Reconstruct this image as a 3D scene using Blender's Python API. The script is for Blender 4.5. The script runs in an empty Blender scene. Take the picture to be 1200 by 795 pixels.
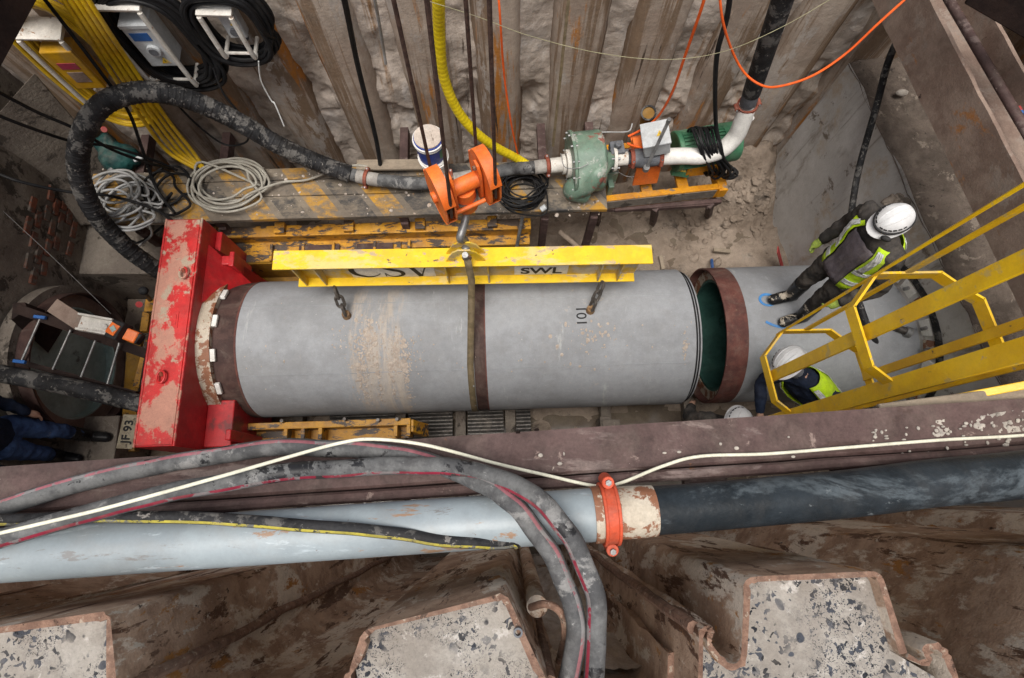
import bpy, bmesh, math, random
from mathutils import Vector, Matrix, noise
R = math.radians
scene = bpy.context.scene
COL = scene.collection
# ---------------------------------------------------------------- camera
TH, PSI, F, CZ = R(15.5), R(1.9), 660.0, 6.75
cam = bpy.data.objects.new('camera', bpy.data.cameras.new('camera'))
COL.objects.link(cam)
cam.location = (0, 0, CZ)
cam.rotation_euler = (TH, 0, -PSI)
cam.data.sensor_width = 36
cam.data.lens = F / 1200 * 36
cam.data.clip_start = .05
cam.data.clip_end = 600
scene.camera = cam
# ---------------------------------------------------------------- sky and sun (overcast)
world = bpy.data.worlds.new('World'); scene.world = world
world.use_nodes = True
wn = world.node_tree.nodes; wl = world.node_tree.links
sky = wn.new('ShaderNodeTexSky'); sky.sky_type = 'NISHITA'; sky.sun_disc = False
SUN_EL, SUN_AZ = R(76), R(205)
sky.sun_elevation = SUN_EL; sky.sun_rotation = SUN_AZ
sky.air_density = 1.0; sky.dust_density = 3.0; sky.ozone_density = .6
hs = wn.new('ShaderNodeHueSaturation'); hs.inputs['Saturation'].default_value = .25
wl.new(sky.outputs[0], hs.inputs['Color'])
wl.new(hs.outputs[0], wn['Background'].inputs[0])
wn['Background'].inputs[1].default_value = .12
sd = bpy.data.lights.new('sun', 'SUN'); sd.energy = 2.3; sd.angle = R(32); sd.color = (1, .95, .88)
sun = bpy.data.objects.new('sun', sd); COL.objects.link(sun)
# light comes from azimuth SUN_AZ (clockwise from +Y), elevation SUN_EL
sv = Vector((math.sin(SUN_AZ) * math.cos(SUN_EL), math.cos(SUN_AZ) * math.cos(SUN_EL), math.sin(SUN_EL)))
sun.rotation_euler = sv.to_track_quat('Z', 'Y').to_euler()
scene.view_settings.view_transform = 'Standard'
scene.view_settings.look = 'None'
scene.view_settings.gamma = 1
scene.view_settings.exposure = 0.58
# ---------------------------------------------------------------- pixel to world
_rot = Matrix.Rotation(-PSI, 3, 'Z') @ Matrix.Rotation(TH, 3, 'X')
def ray(px, py):
    return _rot @ Vector(((px - 600) / F, (397.5 - py) / F, -1))
def at(px, py, z):
    d = ray(px, py); t = (z - CZ) / d.z
    return Vector((d.x * t, d.y * t, z))
def atY(px, py, Y):
    d = ray(px, py); t = Y / d.y
    return Vector((d.x * t, Y, CZ + d.z * t))
def V(*a): return Vector(a)
# ---------------------------------------------------------------- materials
S3 = (1, 1, 1)
SOFT = {'pipe_concrete', 'pipe_concrete_sandy', 'wall_concrete', 'mud', 'soil_crust'}
LOWG = {'black_rubber', 'wet_black_hose', 'black_cable', 'black_ink', 'rusty_rope', 'navy_cloth', 'boot_rubber', 'dark_rust', 'grey_cast', 'teal_lining', 'pale_teal_lining', 'cream_cable', 'orange_cable', 'yellow_hose', 'clean_black_boot', 'blue_jeans'}
def _ramp(nt, lo, hi):
    r = nt.nodes.new('ShaderNodeMapRange'); r.interpolation_type = 'SMOOTHSTEP'
    r.inputs['From Min'].default_value = lo; r.inputs['From Max'].default_value = hi
    return r
def _noise(nt, co, scale, detail=6, rough=.6, stretch=(1, 1, 1), off=0, dist=0):
    m = nt.nodes.new('ShaderNodeMapping'); m.inputs['Scale'].default_value = stretch
    m.inputs['Location'].default_value = (off * 1.7, off * .9, off * 2.3)
    nt.links.new(co, m.inputs['Vector'])
    n = nt.nodes.new('ShaderNodeTexNoise'); n.inputs['Scale'].default_value = scale
    n.inputs['Detail'].default_value = detail; n.inputs['Roughness'].default_value = rough
    n.inputs['Distortion'].default_value = dist
    nt.links.new(m.outputs[0], n.inputs['Vector'])
    return n.outputs['Fac']
def mat(name, c1, c2=None, scale=5, rough=.7, metal=0, layers=(), bump=.3, bscale=60, bdist=.01, stretch=(1, 1, 1), coat=0, extra=None, grain=.20, grime=.35):
    """layers: (colour, scale, lo, hi, stretch[, roughness])  each painted over the last where its noise passes lo..hi"""
    m = bpy.data.materials.new(name); m.use_nodes = True
    if name in LOWG: grime = .06
    nt_ = m.node_tree; nt_.nodes['Principled BSDF'].inputs['Specular IOR Level'].default_value = .12 if name in LOWG or 'cloth' in name or 'crust' in name or 'soil' in name else (.5 if 'paint' in name or 'water' in name or 'helmet' in name else .22)
    nt = m.node_tree; N = nt.nodes; L = nt.links
    b = N['Principled BSDF']
    b.inputs['Metallic'].default_value = metal
    if coat: b.inputs['Coat Weight'].default_value = coat
    co = N.new('ShaderNodeNewGeometry').outputs['Position']
    c2 = c2 or tuple(x * .7 for x in c1)
    mx = N.new('ShaderNodeMix'); mx.data_type = 'RGBA'
    mx.inputs[6].default_value = (*c1, 1); mx.inputs[7].default_value = (*c2, 1)
    rp = _ramp(nt, .41, .59); L.new(_noise(nt, co, scale, 9, .65, stretch), rp.inputs[0])
    L.new(rp.outputs[0], mx.inputs[0])
    cur = mx.outputs[2]
    rc = N.new('ShaderNodeMath'); rc.operation = 'MULTIPLY_ADD'
    L.new(_noise(nt, co, scale * 3, 4, .6, stretch, 5), rc.inputs[0]); rc.inputs[1].default_value = .25; rc.inputs[2].default_value = rough - .125
    rcur = rc.outputs[0]
    for i, ly in enumerate(layers):
        col, sc, lo, hi, st = ly[:5]
        if name not in SOFT: lo, hi = lo + (hi - lo) * .2, hi - (hi - lo) * .3
        rp = _ramp(nt, lo, hi); L.new(_noise(nt, co, sc, 11, .72, st, 11 + i * 7, .3), rp.inputs[0])
        mx = N.new('ShaderNodeMix'); mx.data_type = 'RGBA'
        L.new(rp.outputs[0], mx.inputs[0]); L.new(cur, mx.inputs[6]); mx.inputs[7].default_value = (*col, 1)
        cur = mx.outputs[2]
        if len(ly) > 5:
            mr = N.new('ShaderNodeMix'); L.new(rp.outputs[0], mr.inputs[0]); L.new(rcur, mr.inputs[2]); mr.inputs[3].default_value = ly[5]
            rcur = mr.outputs[0]
    if extra: cur = extra(nt, co, cur)
    if grime:                                     # thin uneven film of site dust and smears
        sm = _ramp(nt, .44, .74); L.new(_noise(nt, co, 4.5, 10, .72, (1, 1, .6), 71, .8), sm.inputs[0])
        s2 = N.new('ShaderNodeMath'); s2.operation = 'MULTIPLY'; L.new(sm.outputs[0], s2.inputs[0]); s2.inputs[1].default_value = grime
        mx = N.new('ShaderNodeMix'); mx.data_type = 'RGBA'; L.new(s2.outputs[0], mx.inputs[0]); L.new(cur, mx.inputs[6]); mx.inputs[7].default_value = (.22, .185, .15, 1); cur = mx.outputs[2]
    if grain:                                     # fine speckle
        g1 = _noise(nt, co, 95, 5, .75, S3, 33); g2 = _noise(nt, co, 17, 6, .7, S3, 35)
        ad = N.new('ShaderNodeMath'); ad.operation = 'ADD'; L.new(g1, ad.inputs[0]); L.new(g2, ad.inputs[1])
        mr = N.new('ShaderNodeMapRange'); L.new(ad.outputs[0], mr.inputs[0]); mr.inputs['From Min'].default_value = .7; mr.inputs['From Max'].default_value = 1.3; mr.inputs['To Min'].default_value = 1 - grain; mr.inputs['To Max'].default_value = 1 + grain
        vm = N.new('ShaderNodeVectorMath'); vm.operation = 'SCALE'; L.new(cur, vm.inputs[0]); L.new(mr.outputs[0], vm.inputs['Scale']); cur = vm.outputs[0]
    L.new(cur, b.inputs['Base Color']); L.new(rcur, b.inputs['Roughness'])
    if bump:
        bn = N.new('ShaderNodeBump'); bn.inputs['Strength'].default_value = bump; bn.inputs['Distance'].default_value = bdist
        L.new(_noise(nt, co, bscale, 8, .65, stretch, 3), bn.inputs['Height']); L.new(bn.outputs[0], b.inputs['Normal'])
    return m
VS = (1, 1, .12); XS = (.15, 1, 1)
GRIT = (.30, .26, .22)
M = {}
def sandy(nt, co, cur):                    # dried splash of sand, in runs down the barrel
    N, L = nt.nodes, nt.links
    s = N.new('ShaderNodeSeparateXYZ'); L.new(co, s.inputs[0])
    for x0, w0, w1, y0, y1, st, sc, lo, hi in ((-1.25, .12, .48, 1.0, 1.9, (2.2, .35, .35), 4.0, .40, .56), (-1.12, .05, .30, .6, 1.5, (5, .3, .3), 3.0, .46, .58), (.72, .1, .7, 1.1, 1.9, (1, 1, 1), 7.0, .58, .66)):
        d = N.new('ShaderNodeMath'); d.operation = 'SUBTRACT'; L.new(s.outputs[0], d.inputs[0]); d.inputs[1].default_value = x0
        ab = N.new('ShaderNodeMath'); ab.operation = 'ABSOLUTE'; L.new(d.outputs[0], ab.inputs[0])
        r1 = _ramp(nt, w0, w1); L.new(ab.outputs[0], r1.inputs[0])
        nz = N.new('ShaderNodeMath'); nz.operation = 'MULTIPLY_ADD'; L.new(r1.outputs[0], nz.inputs[0]); nz.inputs[1].default_value = -.22; L.new(_noise(nt, co, sc, 12, .75, st, 90 + x0, .2), nz.inputs[2])
        r2 = _ramp(nt, lo, hi); L.new(nz.outputs[0], r2.inputs[0])
        ry = _ramp(nt, y0 - .25, y0); L.new(s.outputs[1], ry.inputs[0]); rz = _ramp(nt, y1 + .2, y1); L.new(s.outputs[1], rz.inputs[0])
        m1 = N.new('ShaderNodeMath'); m1.operation = 'MULTIPLY'; L.new(r2.outputs[0], m1.inputs[0]); L.new(ry.outputs[0], m1.inputs[1])
        m2 = N.new('ShaderNodeMath'); m2.operation = 'MULTIPLY'; L.new(m1.outputs[0], m2.inputs[0]); L.new(rz.outputs[0], m2.inputs[1])
        m3 = N.new('ShaderNodeMath'); m3.operation = 'MULTIPLY'; L.new(m2.outputs[0], m3.inputs[0]); m3.inputs[1].default_value = .75
        mx = N.new('ShaderNodeMix'); mx.data_type = 'RGBA'; L.new(m3.outputs[0], mx.inputs[0]); L.new(cur, mx.inputs[6]); mx.inputs[7].default_value = (.43, .37, .31, 1); cur = mx.outputs[2]
    return cur
_cl = (((.25, .25, .25), 2.6, .56, .80, (3, .3, .3)), ((.40, .41, .41), 3, .6, .70, (2.5, .4, .4)), ((.26, .265, .27), 1.1, .54, .76, (.5, 1, 2)), ((.40, .36, .32), 7, .67, .74, S3), ((.42, .42, .41), 30, .62, .7, S3), ((.12, .115, .11), 11, .69, .73, (1, .6, .6)))
M['concrete'] = mat('pipe_concrete', (.30, .31, .325), (.25, .257, .268), 1.6, .75, grime=.15, grain=.12, layers=_cl, bump=.25, bscale=90, bdist=.004)
M['concrete_sandy'] = mat('pipe_concrete_sandy', (.30, .31, .325), (.25, .257, .268), 1.6, .75, grime=.12, grain=.12, layers=_cl, bump=.25, bscale=90, bdist=.004, extra=sandy)
M['concrete_wall'] = mat('wall_concrete', (.52, .50, .48), (.43, .41, .39), 1.2, .85, grain=.08, grime=.2, layers=(
    ((.26, .235, .215), 3.0, .56, .66, (3, 3, .15)),     ((.24, .21, .18), 2.4, .53, .66, (1, 1, .25)), ((.40, .33, .26), 1.8, .52, .66, S3), ((.16, .13, .105), 3.2, .58, .66, S3), ((.09, .08, .07), 22, .70, .73, S3)), bump=.4, bscale=40, bdist=.012)
M['ledge'] = mat('ledge_soil', (.15, .12, .10), (.09, .072, .06), 3, .85, layers=(((.24, .20, .165), 6, .56, .66, S3), ((.04, .034, .03), 14, .6, .66, S3)), bump=.9, bscale=30, bdist=.03)
M['concrete_dirty'] = mat('dirty_concrete', (.21, .18, .15), (.15, .125, .105), 2.5, .9, layers=(
    ((.06, .05, .042), 3.5, .52, .62, S3), ((.30, .26, .22), 7, .6, .7, S3)), bump=.6, bscale=30, bdist=.02)
def aggregate(nt, co, cur):
    for sc, lo, k in ((21, .30, 0), (44, .60, 1), (100, .55, 2)):
        nz = nt.nodes.new('ShaderNodeTexNoise'); nz.inputs['Scale'].default_value = sc * .8; nt.links.new(co, nz.inputs['Vector'])
        ad = nt.nodes.new('ShaderNodeVectorMath'); ad.operation = 'MULTIPLY_ADD'
        nt.links.new(nz.outputs['Color'], ad.inputs[0]); ad.inputs[1].default_value = (.06, .06, .06); nt.links.new(co, ad.inputs[2])
        v = nt.nodes.new('ShaderNodeTexVoronoi'); v.inputs['Scale'].default_value = sc; v.distance = 'MANHATTAN' if k else 'EUCLIDEAN'; nt.links.new(ad.outputs[0], v.inputs['Vector'])
        rp = _ramp(nt, lo + .06, lo); nt.links.new(v.outputs['Distance'], rp.inputs[0])
        # only some of the cells hold a stone
        sp = nt.nodes.new('ShaderNodeSeparateColor'); nt.links.new(v.outputs['Color'], sp.inputs[0])
        gt = nt.nodes.new('ShaderNodeMath'); gt.operation = 'GREATER_THAN'; gt.inputs[1].default_value = (.55, .36, .40)[k]; nt.links.new(sp.outputs[0], gt.inputs[0])
        ms = _noise(nt, co, 5, 3, .5, S3, 40 + k); rm = _ramp(nt, .43, .55); nt.links.new(ms, rm.inputs[0])
        mu = nt.nodes.new('ShaderNodeMath'); mu.operation = 'MULTIPLY'; nt.links.new(rp.outputs[0], mu.inputs[0]); nt.links.new(gt.outputs[0], mu.inputs[1])
        m2 = nt.nodes.new('ShaderNodeMath'); m2.operation = 'MULTIPLY'; nt.links.new(mu.outputs[0], m2.inputs[0]); nt.links.new(rm.outputs[0], m2.inputs[1])
        sc2 = nt.nodes.new('ShaderNodeMix'); sc2.data_type = 'RGBA'; nt.links.new(sp.outputs[1], sc2.inputs[0])
        sc2.inputs[6].default_value = (.010, .011, .014, 1); sc2.inputs[7].default_value = (.065, .07, .085, 1)
        mx = nt.nodes.new('ShaderNodeMix'); mx.data_type = 'RGBA'; nt.links.new(m2.outputs[0], mx.inputs[0]); nt.links.new(cur, mx.inputs[6]); nt.links.new(sc2.outputs[2], mx.inputs[7])
        cur = mx.outputs[2]
    return cur
M['fill'] = mat('concrete_fill', (.30, .275, .245), (.23, .205, .18), 6, .9, layers=(((.42, .39, .36), 14, .55, .7, S3),), bump=.7, bscale=70, bdist=.01, extra=aggregate)
M['pile'] = mat('sheet_pile_steel', (.42, .345, .285), (.32, .25, .20), 1.8, .85, layers=(
    ((.22, .15, .10), 2.0, .46, .58, (2.2, 1, .10)), ((.40, .35, .31), 2.6, .55, .64, (1, 1, .35)), ((.42, .17, .035), 1.7, .53, .64, (1.5, 1, .16)), ((.07, .045, .032), 2.6, .60, .67, (2.2, 1, .12)), ((.40, .35, .30), 16, .64, .71, S3)), bump=.5, bscale=35, bdist=.010)
M['pile_near'] = mat('sheet_pile_steel_near', (.40, .275, .195), (.27, .17, .115), 7, .7, grime=.2, layers=(
    ((.56, .475, .39), 4.5, .48, .60, (1, 1, .4)), ((.10, .05, .03), 7, .55, .61, (1.5, 1, .25)), ((.33, .15, .04), 6, .58, .66, (1, 1, .4)), ((.46, .40, .335), 14, .60, .65, (1, 1, .5)), ((.05, .03, .024), 20, .63, .67, (1, 1, .5)), ((.42, .35, .29), 60, .62, .67, S3)), bump=.9, bscale=70, bdist=.008)
M['pile_edge'] = mat('torch_cut_edge', (.23, .135, .095), (.15, .085, .06), 26, .75, layers=(((.33, .26, .2), 34, .56, .65, S3), ((.06, .035, .025), 22, .58, .66, S3)), bump=.9, bscale=90, bdist=.008)
M['crust'] = mat('soil_crust', (.52, .445, .385), (.38, .32, .27), 1.4, .95, layers=(
    ((.52, .47, .43), 2.2, .52, .64, (1, 1, .6)), ((.25, .14, .065), 2.2, .55, .66, (1.6, 1, .12)), ((.11, .08, .06), 3.0, .61, .68, (2, 1, .14)), ((.15, .125, .105), 9, .66, .72, S3)), bump=.55, bscale=16, bdist=.025)
M['rust'] = mat('rusty_beam', (.086, .053, .049), (.056, .034, .031), 4, .65, grime=.22, grain=.3, layers=(
    ((.155, .115, .105), 3, .52, .62, (.25, 1, 1)), ((.055, .032, .028), 5, .58, .66, (.4, 1, 1)), ((.22, .16, .14), 7, .60, .7, S3), ((.40, .34, .29), 11, .69, .73, S3), ((.17, .075, .035), 6, .64, .7, S3), ((.42, .37, .33), 45, .69, .72, S3)), bump=.4, bscale=70, bdist=.005)
M['rust_brown'] = mat('rusty_waler', (.25, .185, .15), (.18, .125, .10), 3, .75, layers=(
    ((.24, .19, .16), 3, .52, .65, S3), ((.30, .13, .045), 2.5, .56, .68, (1, .5, 1)), ((.33, .28, .24), 20, .66, .72, S3), ((.05, .035, .03), 5, .66, .72, S3)), bump=.5, bscale=50, bdist=.008)
M['dark_rust'] = mat('dark_rust', (.032, .02, .017), (.02, .013, .012), 4, .8, bump=.3)
M['band'] = mat('pipe_band_steel', (.075, .042, .036), (.05, .028, .025), 6, .7, layers=(((.16, .08, .05), 14, .66, .72, S3), ((.3, .26, .22), 40, .7, .74, S3)), bump=.3)
M['band_red'] = mat('collar_steel', (.13, .05, .04), (.085, .035, .03), 6, .7, layers=(((.22, .14, .10), 10, .62, .7, S3), ((.40, .35, .3), 40, .68, .72, S3)), bump=.4)
M['mud'] = mat('mud', (.30, .24, .19), (.215, .168, .13), 1.6, .7, layers=(
    ((.10, .08, .065), 2.4, .57, .66, S3, .35), ((.30, .255, .21), 5, .6, .68, S3)), bump=.8, bscale=18, bdist=.03)
M['water'] = mat('muddy_water', (.15, .12, .09), (.13, .10, .075), 2, .12, bump=.05, bscale=6)
M['red'] = mat('red_paint', (.55, .02, .02), (.42, .015, .014), 4, .45, grime=.15, layers=(
    ((.46, .22, .16), 3.0, .46, .56, (1, .7, 1), .7), ((.40, .31, .23), 3.0, .54, .62, (1, .7, 1), .85), ((.14, .05, .04), 26, .64, .70, S3), ((.50, .2, .17), 40, .64, .7, S3)), bump=.25, bscale=60, bdist=.004)
M['red_clean'] = mat('red_paint_side', (.46, .014, .018), (.34, .01, .014), 4, .42, grime=.10, layers=(((.16, .02, .02), 2.2, .54, .7, (1, 1, .4)), ((.40, .14, .12), 36, .66, .7, S3), ((.12, .03, .03), 16, .68, .72, S3)), bump=.25, bscale=60, bdist=.004)
M['yellow'] = mat('yellow_paint', (.80, .53, .012), (.70, .45, .01), 5, .42, grime=.15, grain=.08, layers=(((.66, .50, .16), 4, .50, .64, (.4, 1, 1)), ((.45, .34, .2), 9, .57, .63, (.5, 1, 1)), ((.14, .09, .05), 18, .63, .66, (.6, 1, 1))), bump=.12)
M['yellow_lad'] = mat('yellow_ladder_paint', (.80, .50, .008), (.70, .41, .008), 5, .4, grime=.12, grain=.08, layers=(((.55, .38, .10), 5, .54, .66, S3), ((.42, .32, .2), 11, .63, .68, S3), ((.16, .09, .04), 24, .65, .68, S3)), bump=.15)
M['yellow_old'] = mat('worn_yellow_paint', (.52, .25, .012), (.38, .17, .01), 5, .5, layers=(
    ((.055, .036, .026), 8, .50, .55, (.4, 1, 1)), ((.26, .15, .06), 20, .60, .68, S3)), bump=.35, bscale=60, bdist=.006)
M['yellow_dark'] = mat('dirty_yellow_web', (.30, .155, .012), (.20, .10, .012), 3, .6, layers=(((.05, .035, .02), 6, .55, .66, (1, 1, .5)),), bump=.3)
M['orange'] = mat('orange_paint', (.80, .17, .022), (.70, .135, .018), 5, .5, layers=(((.60, .30, .18), 14, .63, .70, S3), ((.28, .12, .06), 30, .66, .72, S3)), bump=.25, bscale=60)
M['orange_skid'] = mat('orange_yellow_skid', (.62, .27, .012), (.5, .2, .012), 6, .5, layers=(((.20, .15, .11), 7, .55, .64, S3),), bump=.3)
M['green'] = mat('green_pump_paint', (.145, .225, .165), (.11, .175, .13), 5, .45, layers=(((.32, .34, .30), 6, .52, .64, S3), ((.24, .08, .06), 5.5, .57, .61, S3), ((.06, .05, .04), 14, .66, .72, S3)), bump=.2)
M['green_motor'] = mat('green_motor_paint', (.055, .19, .10), (.04, .14, .075), 6, .5, layers=(((.22, .22, .18), 10, .64, .72, S3),), bump=.15)
M['white'] = mat('white_paint', (.76, .74, .70), (.68, .66, .62), 5, .45, grime=.15, layers=(((.35, .30, .25), 10, .66, .73, S3),), bump=.1)
M['white_dirty'] = mat('chipped_white_paint', (.66, .63, .58), (.56, .53, .48), 6, .6, layers=(((.26, .13, .06), 16, .58, .66, S3),), bump=.3)
M['bluewhite'] = mat('pale_blue_pipe_paint', (.265, .305, .325), (.22, .255, .275), 2, .45, grime=.25, grain=.07, layers=(((.27, .17, .11), 9, .575, .63, (.3, 1, 1)), ((.36, .41, .44), 14, .56, .66, (.2, 1, 1)), ((.25, .17, .12), 3, .58, .66, (.10, 1, 1)), ((.17, .17, .17), 10, .60, .68, (.3, 1, 1)), ((.12, .07, .05), 34, .66, .69, S3)), bump=.1)
M['rust_cream'] = mat('rusty_cream_paint', (.48, .42, .34), (.42, .36, .28), 5, .6, layers=(((.22, .09, .045), 9, .48, .53, S3),), bump=.4)
M['rubber'] = mat('black_rubber', (.026, .026, .028), (.014, .014, .015), 6, .5, layers=(((.10, .095, .09), 7, .50, .60, S3, .8), ((.20, .185, .17), 22, .58, .66, S3, .8)), bump=.6, bscale=45, bdist=.010)
M['rubber_grey'] = mat('dusty_rubber', (.115, .115, .115), (.06, .06, .062), 9, .7, grime=.08, grain=.25, layers=(((.20, .195, .19), 5, .52, .64, S3), ((.014, .014, .016), 8, .58, .61, S3, .4), ((.24, .235, .23), 50, .62, .7, S3)), bump=.35, bscale=50, bdist=.005)
M['rubber_blue'] = mat('wet_black_hose', (.022, .028, .034), (.014, .018, .022), 4, .38, layers=(((.065, .078, .088), 3.5, .48, .66, (.5, 1, 1), .6), ((.16, .18, .19), 9, .60, .72, (.6, 1, 1), .6), ((.22, .22, .21), 50, .68, .72, S3)), bump=.35, bscale=60, bdist=.006)
M['black'] = mat('black_cable', (.014, .014, .015), (.01, .01, .011), 6, .45, layers=(((.09, .085, .08), 30, .66, .72, S3),), bump=.1)
M['grey_hose'] = mat('grey_hose', (.34, .34, .34), (.27, .27, .26), 8, .5, bump=.1)
M['beige_hose'] = mat('beige_hose', (.36, .34, .29), (.29, .27, .23), 8, .5, bump=.1)
M['string'] = mat('pale_string', (.32, .30, .18), (.25, .23, .14), 8, .8, bump=0)
M['cream'] = mat('cream_cable', (.66, .64, .52), (.6, .58, .47), 8, .5, bump=.05)
M['orange_cable'] = mat('orange_cable', (.75, .12, .02), (.65, .10, .02), 8, .5, bump=.05)
M['yellow_cable'] = mat('yellow_cable', (.66, .42, .012), (.55, .34, .01), 8, .5, layers=(((.14, .10, .05), 20, .66, .72, S3),), bump=.05)
M['yellow_hose'] = mat('yellow_hose', (.72, .55, .015), (.62, .47, .012), 8, .4, bump=.05)
M['rope'] = mat('rusty_rope', (.085, .05, .04), (.05, .03, .025), 30, .7, bump=.5, bscale=200, bdist=.003)
M['strap'] = mat('dirty_strap', (.19, .145, .085), (.13, .10, .055), 12, .85, bump=.4, bscale=200, bdist=.002)
M['chain'] = mat('chain_steel', (.13, .12, .11), (.08, .07, .065), 20, .45, metal=.6, bump=.2)
M['steel'] = mat('grey_steel', (.30, .30, .30), (.2, .2, .2), 12, .45, metal=.6, layers=(((.15, .09, .05), 20, .62, .7, S3),), bump=.2)
M['cast_grey'] = mat('grey_cast', (.15, .155, .17), (.10, .105, .115), 9, .6, layers=(((.25, .2, .16), 14, .62, .7, S3),), bump=.3)
M['coupling'] = mat('red_brown_coupling', (.27, .075, .045), (.20, .055, .035), 14, .6, layers=(((.30, .22, .17), 25, .62, .7, S3),), bump=.3)
M['coupling_red'] = mat('orange_red_coupling', (.52, .075, .03), (.42, .06, .025), 14, .5, layers=(((.2, .07, .04), 40, .64, .7, S3),), bump=.2)
M['wood'] = mat('plank_wood', (.27, .22, .165), (.20, .16, .12), 6, .85, stretch=XS, layers=(((.12, .095, .07), 5, .58, .68, XS),), bump=.5, bscale=60)
M['teal'] = mat('teal_lining', (.045, .115, .095), (.03, .08, .068), 3, .5, layers=(((.02, .045, .04), 4, .55, .7, S3),), bump=.1)
M['teal_pale'] = mat('pale_teal_lining', (.38, .50, .47), (.28, .38, .36), 3, .5, layers=(((.13, .16, .15), 2.5, .55, .7, S3),), bump=.1)
M['hi_vis'] = mat('hi_vis_cloth', (.50, .72, .02), (.42, .62, .02), 9, .8, layers=(((.25, .27, .1), 9, .66, .74, S3),), bump=.3, bscale=40)
M['reflect'] = mat('reflective_tape', (.55, .56, .55), (.42, .43, .42), 14, .4, bump=.1)
M['navy'] = mat('navy_cloth', (.018, .026, .05), (.012, .018, .034), 6, .85, layers=(((.07, .08, .10), 12, .64, .72, S3),), bump=.5, bscale=25, bdist=.01)
M['jeans'] = mat('blue_jeans', (.055, .10, .22), (.035, .06, .14), 6, .85, layers=(((.18, .2, .24), 12, .62, .70, S3),), bump=.5, bscale=25, bdist=.01)
M['dark_cloth'] = mat('dark_work_cloth', (.05, .045, .042), (.03, .028, .026), 7, .85, layers=(((.12, .10, .08), 9, .6, .7, S3),), bump=.5, bscale=25, bdist=.01)
M['shirt'] = mat('grey_purple_fleece', (.14, .12, .135), (.10, .085, .095), 7, .9, layers=(((.19, .16, .14), 9, .6, .7, S3),), bump=.6, bscale=25, bdist=.01)
M['skin'] = mat('skin', (.42, .25, .18), (.36, .2, .14), 10, .6, bump=.05, grime=.1, grain=.08)
M['helmet'] = mat('white_helmet_shell', (.66, .66, .66), (.6, .6, .6), 10, .35, grain=.06, grime=.15, layers=(((.35, .33, .3), 40, .68, .72, S3),), bump=0)
M['boot'] = mat('boot_rubber', (.018, .018, .019), (.012, .012, .012), 8, .35, layers=(((.42, .37, .30), 10, .56, .60, S3, .8),), bump=.1)
M['glove'] = mat('lime_glove', (.34, .45, .06), (.2, .26, .06), 14, .8, bump=.2)
M['blue'] = mat('blue_plastic', (.015, .05, .32), (.012, .04, .26), 10, .4, layers=(((.3, .28, .25), 16, .66, .7, S3),), bump=.05)
M['label_blue'] = mat('blue_label', (.03, .11, .33), (.025, .10, .30), 10, .5, bump=0)
M['label_red'] = mat('red_label', (.33, .03, .07), (.3, .03, .06), 10, .5, bump=0)
M['box_grey'] = mat('pale_grey_enclosure', (.50, .52, .53), (.43, .45, .46), 6, .5, layers=(((.28, .25, .22), 14, .64, .72, S3),), bump=.05)
M['box_yellow'] = mat('yellow_enclosure', (.50, .27, .01), (.42, .22, .01), 6, .5, layers=(((.2, .14, .07), 14, .64, .72, S3),), bump=.05)
M['ink'] = mat('black_ink', (.02, .02, .022), (.03, .03, .03), 10, .6, bump=0)
M['plate_old'] = mat('weathered_plate', (.34, .30, .22), (.24, .2, .14), 12, .7, layers=(((.10, .08, .06), 18, .55, .62, S3),), bump=.2)
M['sign_white'] = mat('white_sign', (.74, .73, .70), (.66, .64, .6), 8, .6, grime=.12, layers=(((.36, .32, .27), 14, .58, .7, S3),), bump=0)
M['spray'] = mat('blue_spray_paint', (.05, .22, .55), (.07, .26, .55), 20, .7, bump=0)
M['spray_red'] = mat('red_spray_paint', (.42, .03, .03), (.3, .03, .03), 20, .7, bump=0)
M['grate'] = mat('dark_grating', (.04, .037, .034), (.025, .023, .02), 9, .7, bump=.2)
M['brick'] = mat('brick', (.22, .075, .045), (.12, .05, .035), 7, .85, layers=(((.12, .10, .085), 7, .46, .6, S3),), bump=.5)
M['green_bag'] = mat('dark_green_fabric', (.012, .06, .055), (.01, .04, .04), 9, .6, bump=.2)
M['pebble'] = mat('pale_pebble', (.42, .38, .33), (.3, .27, .24), 20, .8, bump=.3)
def stripes(nt, co, cur):
    N, L = nt.nodes, nt.links
    s = N.new('ShaderNodeSeparateXYZ'); L.new(co, s.inputs[0])
    a = N.new('ShaderNodeMath'); a.operation = 'MULTIPLY_ADD'; L.new(s.outputs[1], a.inputs[0]); a.inputs[1].default_value = .75; L.new(s.outputs[0], a.inputs[2])
    w = N.new('ShaderNodeMath'); w.operation = 'PINGPONG'; L.new(a.outputs[0], w.inputs[0]); w.inputs[1].default_value = .345
    y = _ramp(nt, .21, .214); L.new(w.outputs[0], y.inputs[0])
    k = _ramp(nt, .135, .131); L.new(w.outputs[0], k.inputs[0])
    wear = _ramp(nt, .585, .40); L.new(_noise(nt, co, 6, 10, .78, (.6, 1, 1), 60), wear.inputs[0])
    for msk, col in ((y, (.42, .22, .03, 1)), (k, (.055, .052, .05, 1))):
        mu = N.new('ShaderNodeMath'); mu.operation = 'MULTIPLY'; L.new(msk.outputs[0], mu.inputs[0]); L.new(wear.outputs[0], mu.inputs[1])
        mx = N.new('ShaderNodeMix'); mx.data_type = 'RGBA'; L.new(mu.outputs[0], mx.inputs[0]); L.new(cur, mx.inputs[6]); mx.inputs[7].default_value = col
        cur = mx.outputs[2]
    return cur
M['hazard'] = mat('hazard_striped_plank', (.20, .165, .125), (.14, .115, .09), 5, .8, stretch=XS, layers=(((.29, .25, .20), 6, .6, .7, (.4, 1, 1)),), bump=.4, bscale=50, extra=stripes)
M['hazard2'] = M['hazard']
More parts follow.
